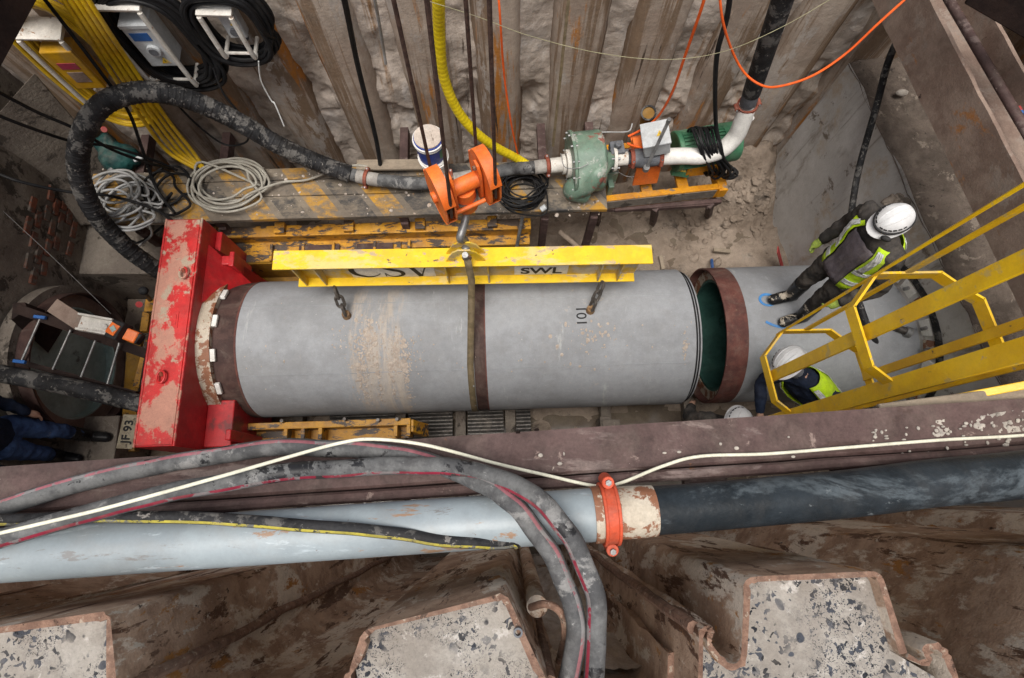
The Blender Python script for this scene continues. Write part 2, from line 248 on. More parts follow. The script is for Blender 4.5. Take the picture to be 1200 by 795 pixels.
# ---------------------------------------------------------------- mesh helpers
WL = {}                                   # world location of every empty
class MB:
    def __init__(s): s.v, s.f, s.m = [], [], []
    def add(s, vs, fs, mi=0):
        o = len(s.v); s.v += [Vector(v) for v in vs]; s.f += [tuple(i + o for i in f) for f in fs]; s.m += [mi] * len(fs); return s
    def box(s, c, size, rot=None, mi=0, taper=1):
        c = Vector(c); x, y, z = (k / 2 for k in size); rot = rot or Matrix.Identity(3)
        vs = [c + rot @ Vector((sx * x * (taper if sz > 0 else 1), sy * y * (taper if sz > 0 else 1), sz * z)) for sx in (-1, 1) for sy in (-1, 1) for sz in (-1, 1)]
        return s.add(vs, [(0, 1, 3, 2), (4, 6, 7, 5), (0, 4, 5, 1), (2, 3, 7, 6), (0, 2, 6, 4), (1, 5, 7, 3)], mi)
    def hexa(s, b, t, mi=0):              # bottom quad, top quad
        return s.add(list(b) + list(t), [(3, 2, 1, 0), (4, 5, 6, 7), (0, 1, 5, 4), (1, 2, 6, 5), (2, 3, 7, 6), (3, 0, 4, 7)], mi)
    def prism(s, pts, d, mi=0):           # polygon pts extruded by vector d
        n = len(pts); d = Vector(d); pts = [Vector(p) for p in pts]
        return s.add(pts + [p + d for p in pts], [tuple(range(n))[::-1], tuple(range(n, 2 * n))] + [(i, (i + 1) % n, n + (i + 1) % n, n + i) for i in range(n)], mi)
    def bar(s, a, b, w, h, up=(0, 0, 1), mi=0):
        a, b = Vector(a), Vector(b); d = (b - a).normalized(); up = Vector(up)
        x = d.cross(up); x = x.normalized() if x.length > 1e-5 else Vector((1, 0, 0)); u = x.cross(d)
        q = lambda p: [p - x * w / 2 - u * h / 2, p + x * w / 2 - u * h / 2, p + x * w / 2 + u * h / 2, p - x * w / 2 + u * h / 2]
        return s.add(q(a) + q(b), [(0, 1, 2, 3), (7, 6, 5, 4), (0, 4, 5, 1), (1, 5, 6, 2), (2, 6, 7, 3), (3, 7, 4, 0)], mi)
    def tube(s, path, r, n=12, mi=0, cap=True, closed=False, squash=None):
        path = [Vector(p) for p in path]; m = len(path)
        rr = r if callable(r) else (lambda t: r)
        tan = []
        for i in range(m):
            a = path[(i - 1) % m] if closed or i > 0 else path[i]; b = path[(i + 1) % m] if closed or i < m - 1 else path[i]
            t = (b - a); tan.append(t.normalized() if t.length > 1e-9 else Vector((0, 0, 1)))
        u = Vector((0, 0, 1)) if abs(tan[0].z) < .9 else Vector((0, 1, 0))
        vs = []
        for i in range(m):
            t = tan[i]; u = (u - t * u.dot(t)); u = u.normalized() if u.length > 1e-6 else t.orthogonal().normalized(); w = t.cross(u)
            ri = rr(i / max(1, m - 1))
            for k in range(n):
                a = 2 * math.pi * k / n; vs.append(path[i] + u * (math.cos(a) * ri * (squash or 1)) + w * (math.sin(a) * ri))
        fs = []
        for i in range(m if closed else m - 1):
            j = (i + 1) % m
            for k in range(n): fs.append((i * n + k, i * n + (k + 1) % n, j * n + (k + 1) % n, j * n + k))
        if cap and not closed: fs += [tuple(range(n))[::-1], tuple(range((m - 1) * n, m * n))]
        return s.add(vs, fs, mi)
    def cyl(s, a, b, r, r2=None, n=24, mi=0):
        return s.tube([a, b], (lambda t: r + ((r2 if r2 is not None else r) - r) * t), n, mi)
    def ring(s, c, axis, ro, ri, th, n=48, mi=0, a0=0, a1=2 * math.pi):    # flat washer / pipe section
        c, ax = Vector(c), Vector(axis).normalized(); u = ax.orthogonal().normalized() if abs(ax.x) < .9 else Vector((0, 1, 0)); u = (u - ax * u.dot(ax)).normalized(); w = ax.cross(u)
        full = abs(a1 - a0 - 2 * math.pi) < 1e-6; k = n if full else n + 1; vs = []
        for i in range(k):
            a = a0 + (a1 - a0) * i / n; e = u * math.cos(a) + w * math.sin(a)
            vs += [c + e * ro, c + e * ro + ax * th, c + e * ri + ax * th, c + e * ri]
        fs = []
        for i in range(n):
            j = (i + 1) % k
            for q in range(4): fs.append((i * 4 + q, i * 4 + (q + 1) % 4, j * 4 + (q + 1) % 4, j * 4 + q))
        if not full: fs += [(3, 2, 1, 0), (n * 4, n * 4 + 1, n * 4 + 2, n * 4 + 3)]
        return s.add(vs, fs, mi)
    def ball(s, c, r, n=12, mi=0, rot=None):
        r = Vector((r, r, r)) if not hasattr(r, '__len__') else Vector(r); rot = rot or Matrix.Identity(3); vs, fs = [], []
        c = Vector(c)
        for i in range(n + 1):
            for j in range(2 * n):
                a, b = math.pi * i / n, math.pi * j / n
                vs.append(c + rot @ Vector((r.x * math.sin(a) * math.cos(b), r.y * math.sin(a) * math.sin(b), r.z * math.cos(a))))
        for i in range(n):
            for j in range(2 * n): fs.append((i * 2 * n + j, (i + 1) * 2 * n + j, (i + 1) * 2 * n + (j + 1) % (2 * n), i * 2 * n + (j + 1) % (2 * n)))
        return s.add(vs, fs, mi)
    def build(s, name, m, parent=None, bevel=0, angle=35, remesh=0, rot_about=None, disp=0):
        me = bpy.data.meshes.new(name); vs = s.v
        if parent is not None: o0 = WL[parent.name]
        else:
            mn = [min(v[i] for v in vs) for i in range(3)]; mx = [max(v[i] for v in vs) for i in range(3)]
            o0 = Vector(((mn[0] + mx[0]) / 2, (mn[1] + mx[1]) / 2, mn[2]))
        me.from_pydata([v - o0 for v in vs], [], s.f)
        for mm in (m if isinstance(m, (list, tuple)) else [m]): me.materials.append(mm)
        me.polygons.foreach_set('material_index', s.m)
        bm = bmesh.new(); bm.from_mesh(me); bmesh.ops.remove_doubles(bm, verts=bm.verts, dist=1e-6); bmesh.ops.recalc_face_normals(bm, faces=bm.faces); bm.to_mesh(me); bm.free()
        me.polygons.foreach_set('use_smooth', [True] * len(me.polygons)); me.set_sharp_from_angle(angle=R(angle))
        o = bpy.data.objects.new(name, me); COL.objects.link(o)
        if parent is not None: o.parent = parent; WL[o.name] = WL[parent.name]
        else: o.location = o0; WL[o.name] = o0
        if bevel:
            b = o.modifiers.new('bevel', 'BEVEL'); b.width = bevel; b.segments = 2; b.limit_method = 'ANGLE'; b.angle_limit = R(40)
        if remesh:
            b = o.modifiers.new('remesh', 'REMESH'); b.mode = 'VOXEL'; b.voxel_size = remesh; b.use_smooth_shade = True
            sm = o.modifiers.new('smooth', 'SMOOTH'); sm.iterations = 6; sm.factor = .5
            if disp:
                tx = bpy.data.textures.new('folds', 'CLOUDS'); tx.noise_scale = .075
                d = o.modifiers.new('folds', 'DISPLACE'); d.texture = tx; d.strength = disp; d.mid_level = .5; d.texture_coords = 'GLOBAL'
        return o
def tag(o, label=None, cat=None, group=None, kind=None):
    if label: o['label'] = label
    if cat: o['category'] = cat
    if group: o['group'] = group
    if kind: o['kind'] = kind
    return o
def thing(name, label, cat, loc, group=None):
    o = bpy.data.objects.new(name, None); COL.objects.link(o); o.location = loc; o.empty_display_size = .1
    WL[o.name] = Vector(loc); return tag(o, label, cat, group)
def smooth_path(pts, k=8, closed=False):
    pts = [Vector(p) for p in pts]; n = len(pts); out = []
    g = (lambda i: pts[i % n]) if closed else (lambda i: pts[max(0, min(n - 1, i))])
    for i in range(n if closed else n - 1):
        p0, p1, p2, p3 = g(i - 1), g(i), g(i + 1), g(i + 2)
        for j in range(k):
            t = j / k
            out.append(.5 * ((2 * p1) + (p2 - p0) * t + (2 * p0 - 5 * p1 + 4 * p2 - p3) * t * t + (3 * p1 - p0 - 3 * p2 + p3) * t ** 3))
    if not closed: out.append(pts[-1])
    return out
def pathz(pts): return [at(*p) for p in pts]
def cable(name, label, cat, pts, r, m, k=8, n=10, group=None):
    o = MB().tube(smooth_path(pts, k), r, n).build(name, m); return tag(o, label, cat, group)
def fbm(p, oct=4): return noise.fractal(Vector(p), 1.0, 2.0, oct, noise_basis='PERLIN_ORIGINAL')
def sheet(name, m, nu, nv, fn, kind='structure', label=None, thick=0):
    vs = [fn(i / nu, j / nv) for j in range(nv + 1) for i in range(nu + 1)]
    fs = [(j * (nu + 1) + i, j * (nu + 1) + i + 1, (j + 1) * (nu + 1) + i + 1, (j + 1) * (nu + 1) + i) for j in range(nv) for i in range(nu)]
    b = MB(); b.add(vs, fs); o = b.build(name, m, angle=80); return tag(o, label, kind=kind)
def coil(name, label, c, rx, ry, turns, r, m, z, seed=1, jit=.08, tail=None, group=None, cat='cable coil', lift=1.0, head=None):
    rnd = random.Random(seed); pts = []; N = 12
    ox = oy = 0
    for t in range(int(turns * N)):
        a = 2 * math.pi * t / N
        if t % N == 0: ox, oy = rnd.uniform(-jit, jit), rnd.uniform(-jit, jit); sc = rnd.uniform(.72, 1.05)
        pts.append(Vector((c.x + ox + rx * sc * math.cos(a), c.y + oy + ry * sc * math.sin(a), z + r + lift * r * 1.7 * (t / N) + .01 * rnd.random())))
    if tail: pts = pts + [Vector(p) for p in tail]
    if head: pts = [Vector(p) for p in head] + pts
    o = MB().tube(smooth_path(pts, 4), r, 8).build(name, m); return tag(o, label, cat, group)
def text(name, s, loc, size, right, up, m, parent, bold=0, depth=.002):
    cu = bpy.data.curves.new(name, 'FONT'); cu.body = s; cu.size = size; cu.align_x = 'CENTER'; cu.align_y = 'CENTER'; cu.extrude = depth; cu.offset = bold
    right = Vector(right).normalized(); up = Vector(up).normalized(); nrm = right.cross(up)
    tmp = bpy.data.objects.new('tmp', cu); COL.objects.link(tmp)
    dg = bpy.context.evaluated_depsgraph_get(); me = bpy.data.meshes.new_from_object(tmp.evaluated_get(dg)); bpy.data.objects.remove(tmp)
    mt = Matrix((right, up, nrm)).transposed().to_4x4(); mt.translation = Vector(loc) - WL[parent.name]
    me.transform(mt); me.name = name; me.materials.clear(); me.materials.append(m)
    o = bpy.data.objects.new(name, me); COL.objects.link(o); o.parent = parent; WL[o.name] = WL[parent.name]; return o
# ================================================================ SETTING
X0, X1, Y0, Y1 = -5.0, 5.6, -.75, 4.25
def floor_h(x, y):
    h = .05 * fbm((x * .9, y * .9, 0)) + .035 * fbm((x * 4, y * 4, 3), 5)
    d = max(0, (x - 1.6)) * .0 + max(0, 1 - math.hypot((x - 3.0) / 1.3, (y - 4.1) / .85))
    h += .9 * d * (1 + .5 * fbm((x * 3, y * 3, 7)))
    h += .10 * max(0, fbm((x * 7, y * 7, 2), 3)) * (1 if y > 3.2 else .25)
    if y < .9: h -= .03
    return h
sheet('shaft_floor', M['mud'], 260, 150, lambda u, v: Vector((X0 + u * (X1 - X0), Y0 + v * (Y1 - Y0), floor_h(X0 + u * (X1 - X0), Y0 + v * (Y1 - Y0)))))
tag(sheet('puddle_water', M['water'], 4, 4, lambda u, v: Vector((X0 + u * (X1 - X0), Y0 + v * (Y1 - Y0), -.012))), kind='structure')
# ground round the shaft, one sheet with the shaft left open
b = MB(); G = 220; zg = 4.55
xs, ys = [-G, X0 - .05, X1, G], [-G, Y0 + .05, Y1 + .05, G]
vs = [V(x, y, zg) for y in ys for x in xs]
b.add(vs, [(j * 4 + i, j * 4 + i + 1, (j + 1) * 4 + i + 1, (j + 1) * 4 + i) for j in range(3) for i in range(3) if not (i == 1 and j == 1)])
tag(b.build('ground', M['concrete_dirty']), kind='structure')
# ---------------------------------------------------------------- back wall: sheet piles with soil crust between
PITCH, XO = .735, .01
ORD = ['first', 'second', 'third', 'fourth', 'fifth', 'sixth', 'seventh', 'eighth', 'ninth', 'tenth', 'eleventh', 'twelfth', 'thirteenth', 'fourteenth', 'fifteenth']
def crest_pile(k, xc, yc, w, name_label):
    prof = [(-w / 2 - .09, .17), (-w / 2 - .02, .02), (-w / 2 + .02, 0), (w / 2 - .02, 0), (w / 2 + .02, .02), (w / 2 + .09, .17)]
    nz = 90; vs, fs = [], []
    for j in range(nz + 1):
        z = -.25 + 5.35 * j / nz
        for i, (x, y) in enumerate(prof):
            nx = .006 * fbm((k * 3.1, i, z * 3)); vs.append(V(xc + x + nx, yc + y + .012 * fbm((k, i * 2, z * 2.2)), z))
    n = len(prof)
    for j in range(nz):
        for i in range(n - 1): fs.append((j * n + i, j * n + i + 1, (j + 1) * n + i + 1, (j + 1) * n + i))
    b = MB(); b.add(vs, fs); o = b.build('sheet_pile', M['pile'], angle=50)
    so = o.modifiers.new('thickness', 'SOLIDIFY'); so.thickness = .014; so.offset = 0
    return tag(o, name_label, 'sheet pile', 'steel sheet piles of the back wall')
BY = 4.0
for i, k in enumerate(range(-6, 7)):
    crest_pile(k, XO + PITCH * k + (.02 if k % 2 else -.01), BY + (.02 if k in (-3, -1) else 0), .31 + .03 * (k % 3), 'rusty steel sheet pile of the back wall, %s from the left end' % ORD[i])
def crust_pt(u, v):
    x = -5.05 + u * 10.4; z = -.2 + v * 5.25
    ph = ((x - XO) / PITCH) % 1.0; d = min(ph, 1 - ph) * PITCH      # distance from a crest's centre
    lump = fbm((x * 1.3, 1.7, z * .9), 3); med = fbm((x * 3.5, 9.7, z * 2.6), 4); fine = fbm((x * 11, 4, z * 9), 4)
    ridge = abs(fbm((x * 2.2, 22, z * 1.4), 4))
    y = BY + .115 - .075 * lump - .022 * med - .006 * fine - .02 * max(0, .2 - ridge)
    # shelves of soil left by each lift
    zz = z * .85 + .5 * fbm((x * 1.1, 3, z * .5)); s = zz - math.floor(zz); am = max(0, .5 + fbm((math.floor(zz) * 3.1, x * .9, 8)))
    y -= .035 * am * (min(s / .12, 1)) * (1 - s)
    if z < 2.1: y += .10 * max(0, fbm((x * 2.1, 40, z * 1.9)) - .05)
    cover = fbm((x * .8, 71, z * .55), 3) + .5 * fbm((x * 4, 7, z * 3), 3)
    if d < .17: y = y - .06 if cover > .04 else max(y, BY + .02)
    return Vector((x, y, z))
sheet('wall_soil', M['crust'], 560, 260, crust_pt, kind='stuff', label='pale sandy soil and grout crusted between the back wall piles')
# ---------------------------------------------------------------- right wall
RA, RB = V(3.42, 3.95, 0), V(4.35, -.75, 0)
rd = (RB - RA).normalized(); rn = V(-rd.y, rd.x, 0); rn = rn if rn.x > 0 else -rn
slab = MB()
n = 40
def slab_pt(u, v):
    p = RA + rd * (RB - RA).length * u; z = -.2 + 2.38 * v
    edge = .05 * fbm((u * 9, 1, 0)) if v > .98 else 0
    return Vector((p.x, p.y, z + edge)) - rn * (.012 * fbm((u * 6, v * 3, 5)))
rw = MB()
vs = [slab_pt(i / 60, j / 30) for j in range(31) for i in range(61)]
rw.add(vs, [(j * 61 + i, j * 61 + i + 1, (j + 1) * 61 + i + 1, (j + 1) * 61 + i) for j in range(30) for i in range(60)])
rw.prism([RA + rn * .02 + V(0, 0, -.2), RB + rn * .02 + V(0, 0, -.2), RB + rn * 1.2 + V(0, 0, -.2), RA + rn * 1.2 + V(0, 0, -.2)], (0, 0, 2.3))
tag(rw.build('headwall', M['concrete_wall'], angle=60), 'smooth grey concrete headwall behind the standing worker', 'wall')
sheet('ledge_soil', M['ledge'], 30, 60, lambda u, v: RA + rd * 4.8 * v + rn * (u * 1.4 - .01) + V(0, 0, 2.17 + .05 * fbm((u * 5, v * 12, 3)) + .02 * fbm((u * 25, v * 60, 1)) + .03 * u), kind='stuff', label='dark wet soil lying on the ledge of the headwall')
for k in range(7):
    c = RA + rn * 1.0 + rd * (.1 + k * .72)
    e = [c + rd * a + rn * q for a, q in ((-.36, .2), (-.22, .18), (-.14, 0), (.14, 0), (.22, .18), (.36, .2))]
    b = MB(); b.add([p + V(0, 0, z) for z in (1.9, 5.05) for p in e], [(i, i + 1, i + 7, i + 6) for i in range(5)])
    o = b.build('sheet_pile', M['pile'], angle=30); so = o.modifiers.new('thickness', 'SOLIDIFY'); so.thickness = .014
    tag(o, 'rusty steel sheet pile above the right ledge, %s from the back corner' % ORD[k], 'sheet pile', 'steel sheet piles of the right wall')
# ---------------------------------------------------------------- left wall
LX = -4.78
def lw(u, v):
    y = Y0 + u * (Y1 - Y0); z = -.2 + v * 2.55
    return Vector((LX + .012 * fbm((y * 3, z * 3, 0)) - .0, y, z))
b = MB(); vs = [lw(i / 80, j / 40) for j in range(41) for i in range(81)]
b.add(vs, [(j * 81 + i, j * 81 + i + 1, (j + 1) * 81 + i + 1, (j + 1) * 81 + i) for j in range(40) for i in range(80)])
b.prism([V(LX - .02, Y0, -.2), V(LX - .02, Y1, -.2), V(LX - .6, Y1, -.2), V(LX - .6, Y0, -.2)], (0, 0, 2.5))
tag(b.build('headwall', M['concrete_dirty'], angle=60), 'grey concrete headwall round the dark pipe opening on the left', 'wall')
for k in range(7):
    cy = Y0 + .3 + k * .73
    e = [V(LX - .35 + q, cy + a, 0) for a, q in ((-.36, -.2), (-.22, -.18), (-.14, 0), (.14, 0), (.22, -.18), (.36, -.2))]
    b = MB(); b.add([p + V(0, 0, z) for z in (2.2, 5.05) for p in e], [(i, i + 1, i + 7, i + 6) for i in range(5)])
    o = b.build('sheet_pile', M['pile'], angle=30); so = o.modifiers.new('thickness', 'SOLIDIFY'); so.thickness = .014
    tag(o, 'rusty steel sheet pile over the left headwall, %s from the front corner' % ORD[k], 'sheet pile', 'steel sheet piles of the left wall')
# slanting grey concrete panels left of the big black hose
p0 = atY(62, 285, 2.75)
b = MB()
b.hexa([at(72, 268, .95), at(120, 262, .95), at(135, 200, .95), at(100, 165, 1.2)], [at(-40, 175, 2.2), at(40, 215, 1.5), at(126, 185, 1.3), at(40, 85, 2.5)])
tag(b.build('concrete_block', M['concrete_dirty'], bevel=.01), 'stained grey concrete block leaning in the left corner beside the cable stands', 'concrete block')
b = MB(); b.hexa([at(75, 321, .85) - V(0, 0, .9), at(196, 321, .85) - V(0, 0, .9), at(218, 258, .85) - V(0, 0, .9), at(88, 258, .85) - V(0, 0, .9)], [at(75, 321, .85), at(196, 321, .85), at(218, 258, .85), at(88, 258, .85)])
tag(b.build('concrete_block', M['concrete_dirty'], bevel=.012), 'low brown concrete block under the loop of big black hose', 'concrete block')
b = MB(); a1, a2, a3, a4 = at(-40, 493, .62), at(140, 487, .62), at(130, 560, .62), at(-40, 570, .62)
b.hexa([a4 - V(0, 0, .62), a3 - V(0, 0, .62), a2 - V(0, 0, .62), a1 - V(0, 0, .62)], [a4, a3, a2, a1])
tag(b.build('concrete_block', M['concrete_dirty'], bevel=.012), 'flat concrete slab under the boots of the person on the left', 'concrete slab')
# bricks showing in the left headwall above the ring
rnd = random.Random(4)
bw_ = thing('brick_patch', 'patch of red bricks exposed in the left headwall above the ring', 'brickwork', (LX, 2.2, 1.3))
for r_ in range(7):
    for c_ in range(5):
        y = 2.30 + c_ * .235 - (.115 if r_ % 2 else 0); z = 1.05 + r_ * .092
        if rnd.random() < .25: continue
        if math.hypot(y - 1.62, z - .9) < .85: continue
        MB().box((LX + .006, y, z), (.03, .205 * rnd.uniform(.75, 1), .072), Matrix.Rotation(rnd.uniform(-.05, .05), 3, 'X')).build('brick', M['brick'], bw_, bevel=.006)
for i, (px, py) in enumerate([(1057, 109)]):
    p = at(px, py, 2.24); tag(MB().ball(p, (.06, .035, .03), 6).build('stone', M['pebble']), 'pale flat stone on the dark ledge under the beam', 'stone')
def clods(name, label, n, fn, s0, s1, m, seed):
    rnd_ = random.Random(seed); b = MB()
    for i in range(n):
        p, s = fn(rnd_), s0 + (s1 - s0) * rnd_.random() ** 3; k0 = len(b.v)
        b.ball(p, (s * rnd_.uniform(.7, 1.4), s * rnd_.uniform(.7, 1.4), s * rnd_.uniform(.4, .8)), 4, rot=Matrix.Rotation(rnd_.random() * 3, 3, 'Z'))
        for q in range(k0, len(b.v)): b.v[q] = b.v[q] + V(1, 1, 1) * (s * .35 * noise.noise(b.v[q] * (1.2 / s)))
    return tag(b.build(name, m, angle=25), label, kind='stuff')
def f_corner(r):
    x, y = 3.0 + r.gauss(0, .55), 3.75 - abs(r.gauss(0, .35)); x = min(x, 3.4); return V(x, y, floor_h(x, y) + .01)
clods('mud_clods', 'broken lumps of mud at the foot of the back right corner', 260, f_corner, .012, .07, M['mud'], 5)
def f_floor(r):
    x, y = r.uniform(-4, 3.5), r.choice((r.uniform(2.4, 3.9), r.uniform(.0, .9))); return V(x, y, floor_h(x, y) + .005)
clods('floor_grit', 'small crumbs of mud scattered over the shaft floor', 380, f_floor, .006, .04, M['mud'], 6)
# ---------------------------------------------------------------- front wall piles
def fillet(pts, r, n=4):
    out = [pts[0]]
    for i in range(1, len(pts) - 1):
        a, b_, c = pts[i - 1], pts[i], pts[i + 1]; q = min(r, (a - b_).length * .45, (c - b_).length * .45)
        s, e = b_ + (a - b_).normalized() * q, b_ + (c - b_).normalized() * q
        for k in range(n + 1):
            t = k / n; out.append(s * (1 - t) ** 2 + b_ * 2 * t * (1 - t) + e * t * t)
    out.append(pts[-1]); return out
def poly_wall(pts, z0, z1, th, nz=50, wob=.006, seed=0, inner_z=None):
    """thick bent steel sheet; pts = outer face in plan, metal lies on the right-hand side of the direction of travel"""
    n = len(pts); off = []
    for i in range(n):
        t = (pts[min(n - 1, i + 1)] - pts[max(0, i - 1)]).normalized(); off.append(pts[i] + V(t.y, -t.x, 0) * th * (1.1 + .9 * fbm((i * .45, seed * 3, 2))))
    vs, fs = [], []
    for j in range(nz + 1):
        z = z0 + (z1 - z0) * j / nz; top = j == nz
        for k, L_ in enumerate((pts, off)):
            for i, p in enumerate(L_):
                w = wob * fbm((i * .35 + seed * 9, z * 2.5, k)) + wob * .5 * fbm((i * .8, z * 9, seed))
                vs.append(V(p.x + w, p.y + w, z + (.012 * fbm((i * .6, seed, 5)) + .003 * fbm((p.x * 60, p.y * 60, 1)) if top else 0)))
    m_ = 2 * n
    for j in range(nz):
        for i in range(n - 1):
            a = j * m_ + i; fs.append((a, a + 1, a + m_ + 1, a + m_)); a += n; fs.append((a, a + m_, a + m_ + 1, a + 1))
        for i in (0, n - 1):
            a = j * m_ + i; fs.append((a, a + m_, a + m_ + n, a + n))
    mi = [0] * len(fs)
    for i in range(n - 1):
        a = nz * m_ + i; fs.append((a, a + 1, a + n + 1, a + n)); mi.append(1)
    b = MB(); b.v = vs; b.f = fs; b.m = mi; return b, off
ZT = 5.0
def near_pile(pix, label, seed, fill=None, th=.016, z=ZT, ribs=True):
    pts = fillet([at(x, y, z).to_3d() * 1.0 for x, y in pix], .035)
    for p in pts: p.z = 0
    b, off = poly_wall(pts, -.3, z, th, seed=seed)
    root = thing('sheet_pile', label, 'sheet pile', (pts[len(pts) // 2].x, pts[len(pts) // 2].y, -.3), 'steel sheet piles of the front wall')
    b.build('steel_sheet', (M['pile_near'], M['pile_edge']), root, angle=50)
    for q_ in (pts[1], pts[-2]) if ribs else ():
        MB().tube([V(q_.x + .01 * fbm((k_ * .3, seed, 2)), q_.y + .006 + .01 * fbm((k_ * .3, seed, 7)), -.25 + (z + .2) * k_ / 40) for k_ in range(41)], .020, 8).build('interlock', M['pile_edge'], root)
    if fill:
        core = [V(p.x, p.y, 0) for p in off] + [V(*[*at(x, y, z).to_2d(), 0]) for x, y in fill]
        for q, p in enumerate(core): p.z = 0
        c = MB(); zt = z - .045
        xs_ = [p.x for p in core]; ys_ = [p.y for p in core]
        c.prism([V(p.x, p.y, zt - .6) for p in core], (0, 0, .6))
        o = c.build('concrete_core', M['fill'], root, angle=30)
    return root
near_pile([(-230, 900), (-150, 760), (-80, 748), (128, 716), (136, 800), (140, 900)], 'front sheet pile filled with speckled concrete, cut off by the left edge of the photo', 1, fill=[(140, 960), (-230, 960)])
near_pile([(380, 900), (408, 790), (424, 738), (592, 694), (640, 795), (675, 880)], 'front sheet pile filled with pale concrete, in the middle below the pale blue pipe', 2, fill=[(690, 960), (380, 960)])
near_pile([(815, 960), (820, 736), (834, 730), (838, 742), (833, 752), (850, 776), (868, 776), (872, 676), (1032, 668), (1066, 765)], 'front sheet pile with large dark stones in its concrete, below the black hose', 3, fill=[(1110, 800), (1135, 960), (815, 960)])
near_pile([(1066, 765), (1086, 778), (1080, 756), (1098, 752), (1112, 762), (1124, 800), (1150, 960)], 'narrow hooked steel sheet pile edge at the lower right', 4, ribs=False)
# recessed sheets between them
def rec(p, label, seed, z=ZT - .25):
    pts = fillet([V(a, c, 0) for a, c in p], .04); b, off = poly_wall(pts, -.3, z, .014, seed=seed, wob=.012)
    o = b.build('sheet_pile', (M['pile_near'], M['pile_edge']), angle=50); return tag(o, label, 'sheet pile', 'steel sheet piles of the front wall')
a = at(136, 800, ZT); c = at(395, 850, ZT)
rec([(a.x - .01, -.52), (a.x + .10, -.64), (c.x - .08, -.64), (c.x + .01, -.50)], 'brown recessed sheet pile in the shadow between the left and middle filled piles', 5)
a = at(650, 830, ZT); c = at(817, 850, ZT)
rec([(a.x - .03, -.50), (a.x + .05, -.66), (c.x - .02, -.66), (c.x, -.50)], 'recessed sheet pile behind the hanging black hoses', 6)
a = at(1120, 795, ZT)
rec([(a.x + .0, -.50), (a.x + .06, -.66), (a.x + .28, -.66), (a.x + .62, -.25), (a.x + .95, -.22), (a.x + 1.15, -.6), (a.x + 1.6, -.6), (a.x + 1.75, -.2), (a.x + 2.4, -.2), (a.x + 2.7, -.6), (a.x + 3.2, -.6)], 'long brown stained sheet pile in the lower right corner', 7, z=ZT)
a = at(-150, 760, ZT)
rec([(-4.9, -.35), (-4.3, -.3), (-4.1, -.62), (-3.6, -.62), (-3.4, -.3), (-2.9, -.3), (-2.7, -.62), (-2.2, -.62), (-2.05, -.3), (a.x - .05, -.35)], 'long dark sheet pile beyond the left edge', 8, z=ZT - .3)
# soil behind the sheets, at the very front
sheet('bank_soil', M['crust'], 120, 40, lambda u, v: V(.02 + u * .78, -.30 - .36 * abs(2 * u - 1) * .0 - .34, -.2 + v * 4.6) + V(0, .06 * fbm((u * 4, v * 9, 1)), 0), kind='stuff', label='sandy soil caught in the front wall recess')
# rusty post and lifting loop beside the middle pile
pt = at(648, 800, 4.9)
tag(MB().cyl(V(pt.x - .03, -.36, 1), V(pt.x - .03, -.36, 4.7), .035).build('steel_post', M['pile_near']), 'rusty round steel post beside the middle filled pile', 'post')
lp = smooth_path([at(622, 712, 4.75), at(640, 708, 4.83), at(657, 718, 4.84), at(662, 742, 4.78), at(655, 775, 4.6)], 8)
tag(MB().tube(lp, .012, 10).build('lifting_loop', M['pile_edge']), 'bent rusty bar loop behind the hanging hoses', 'lifting loop')
p = at(607, 740, ZT + .0)
wt = thing('washer', 'galvanised pipe stub set in the edge of the middle filled pile', 'washer', (p.x, p.y, ZT - .01))
MB().ring(p, (0, 0, 1), .013, .008, .02, 24).build('sleeve', M['cast_grey'], wt)
# ================================================================ WALERS AND PIPES
wa, wb = at(0, 547, 4.65), at(1200, 467, 4.65); wd = (wb - wa).normalized(); wn_ = V(wd.y, -wd.x, 0)     # wn_ points to the near side
wl0, wl1 = wa - wd * 2.9, wb + wd * 2.6
Lw = (wl1 - wl0).length
b = MB(); nseg = 160
def along(s, off, z): return wl0 + wd * s + wn_ * off + V(0, 0, z - 4.65)
vs, fs = [], []
sec = [(0, 4.65), (.155, 4.65), (.165, 4.64), (.165, 4.625), (.10, 4.62), (.095, 4.36), (.165, 4.35), (.165, 4.33), (0, 4.33), (0, 4.345), (.07, 4.36), (.075, 4.62), (0, 4.63)]
for i in range(nseg + 1):
    s = Lw * i / nseg
    for (o_, z_) in sec: vs.append(along(s, o_ + .003 * fbm((s * 2, o_ * 5, 0)), z_ + .003 * fbm((s * 3, o_ * 9, 4))))
k = len(sec)
for i in range(nseg):
    for j in range(k): fs.append((i * k + j, (i + 1) * k + j, (i + 1) * k + (j + 1) % k, i * k + (j + 1) % k))
b.add(vs, fs)
wal = thing('waler_beam', 'rusty purple brown steel waler running across the photo under the hoses', 'steel beam', tuple(along(Lw / 2, .08, 4.33)))
b.build('beam', M['rust'], wal, angle=30)
for q, (of, z_) in enumerate(((.192, 4.658), (.246, 4.648))):
    pts = [along(Lw * i / 60, of + .004 * fbm((i * .4, q, 0)), z_ + .004 * fbm((i * .3, q, 9))) for i in range(61)]
    MB().tube(pts, .022, 10).build('edge_bar', M['rust'], wal)
b = MB()
for px in (590, 830, 1010, 250):
    s = (at(px, 585, 4.62) - wl0).dot(wd); b.box(along(s, .22, 4.605), (.16, .05, .04), Matrix.Rotation(math.atan2(wd.y, wd.x), 3, 'Z'))
b.build('weld_plate', M['rust'], wal, bevel=.006)
b = MB()                                         # little torn tabs and pebbles on the waler
rnd = random.Random(2)
for px, py in ((607, 507), (629, 504)):
    p = at(px, py, 4.65); b.hexa([p + V(-.008, -.004, 0), p + V(.008, -.004, 0), p + V(.008, .004, 0), p + V(-.008, .004, 0)], [p + V(-.004, -.002, .035), p + V(.002, -.002, .045), p + V(.002, .002, .045), p + V(-.004, .002, .035)])
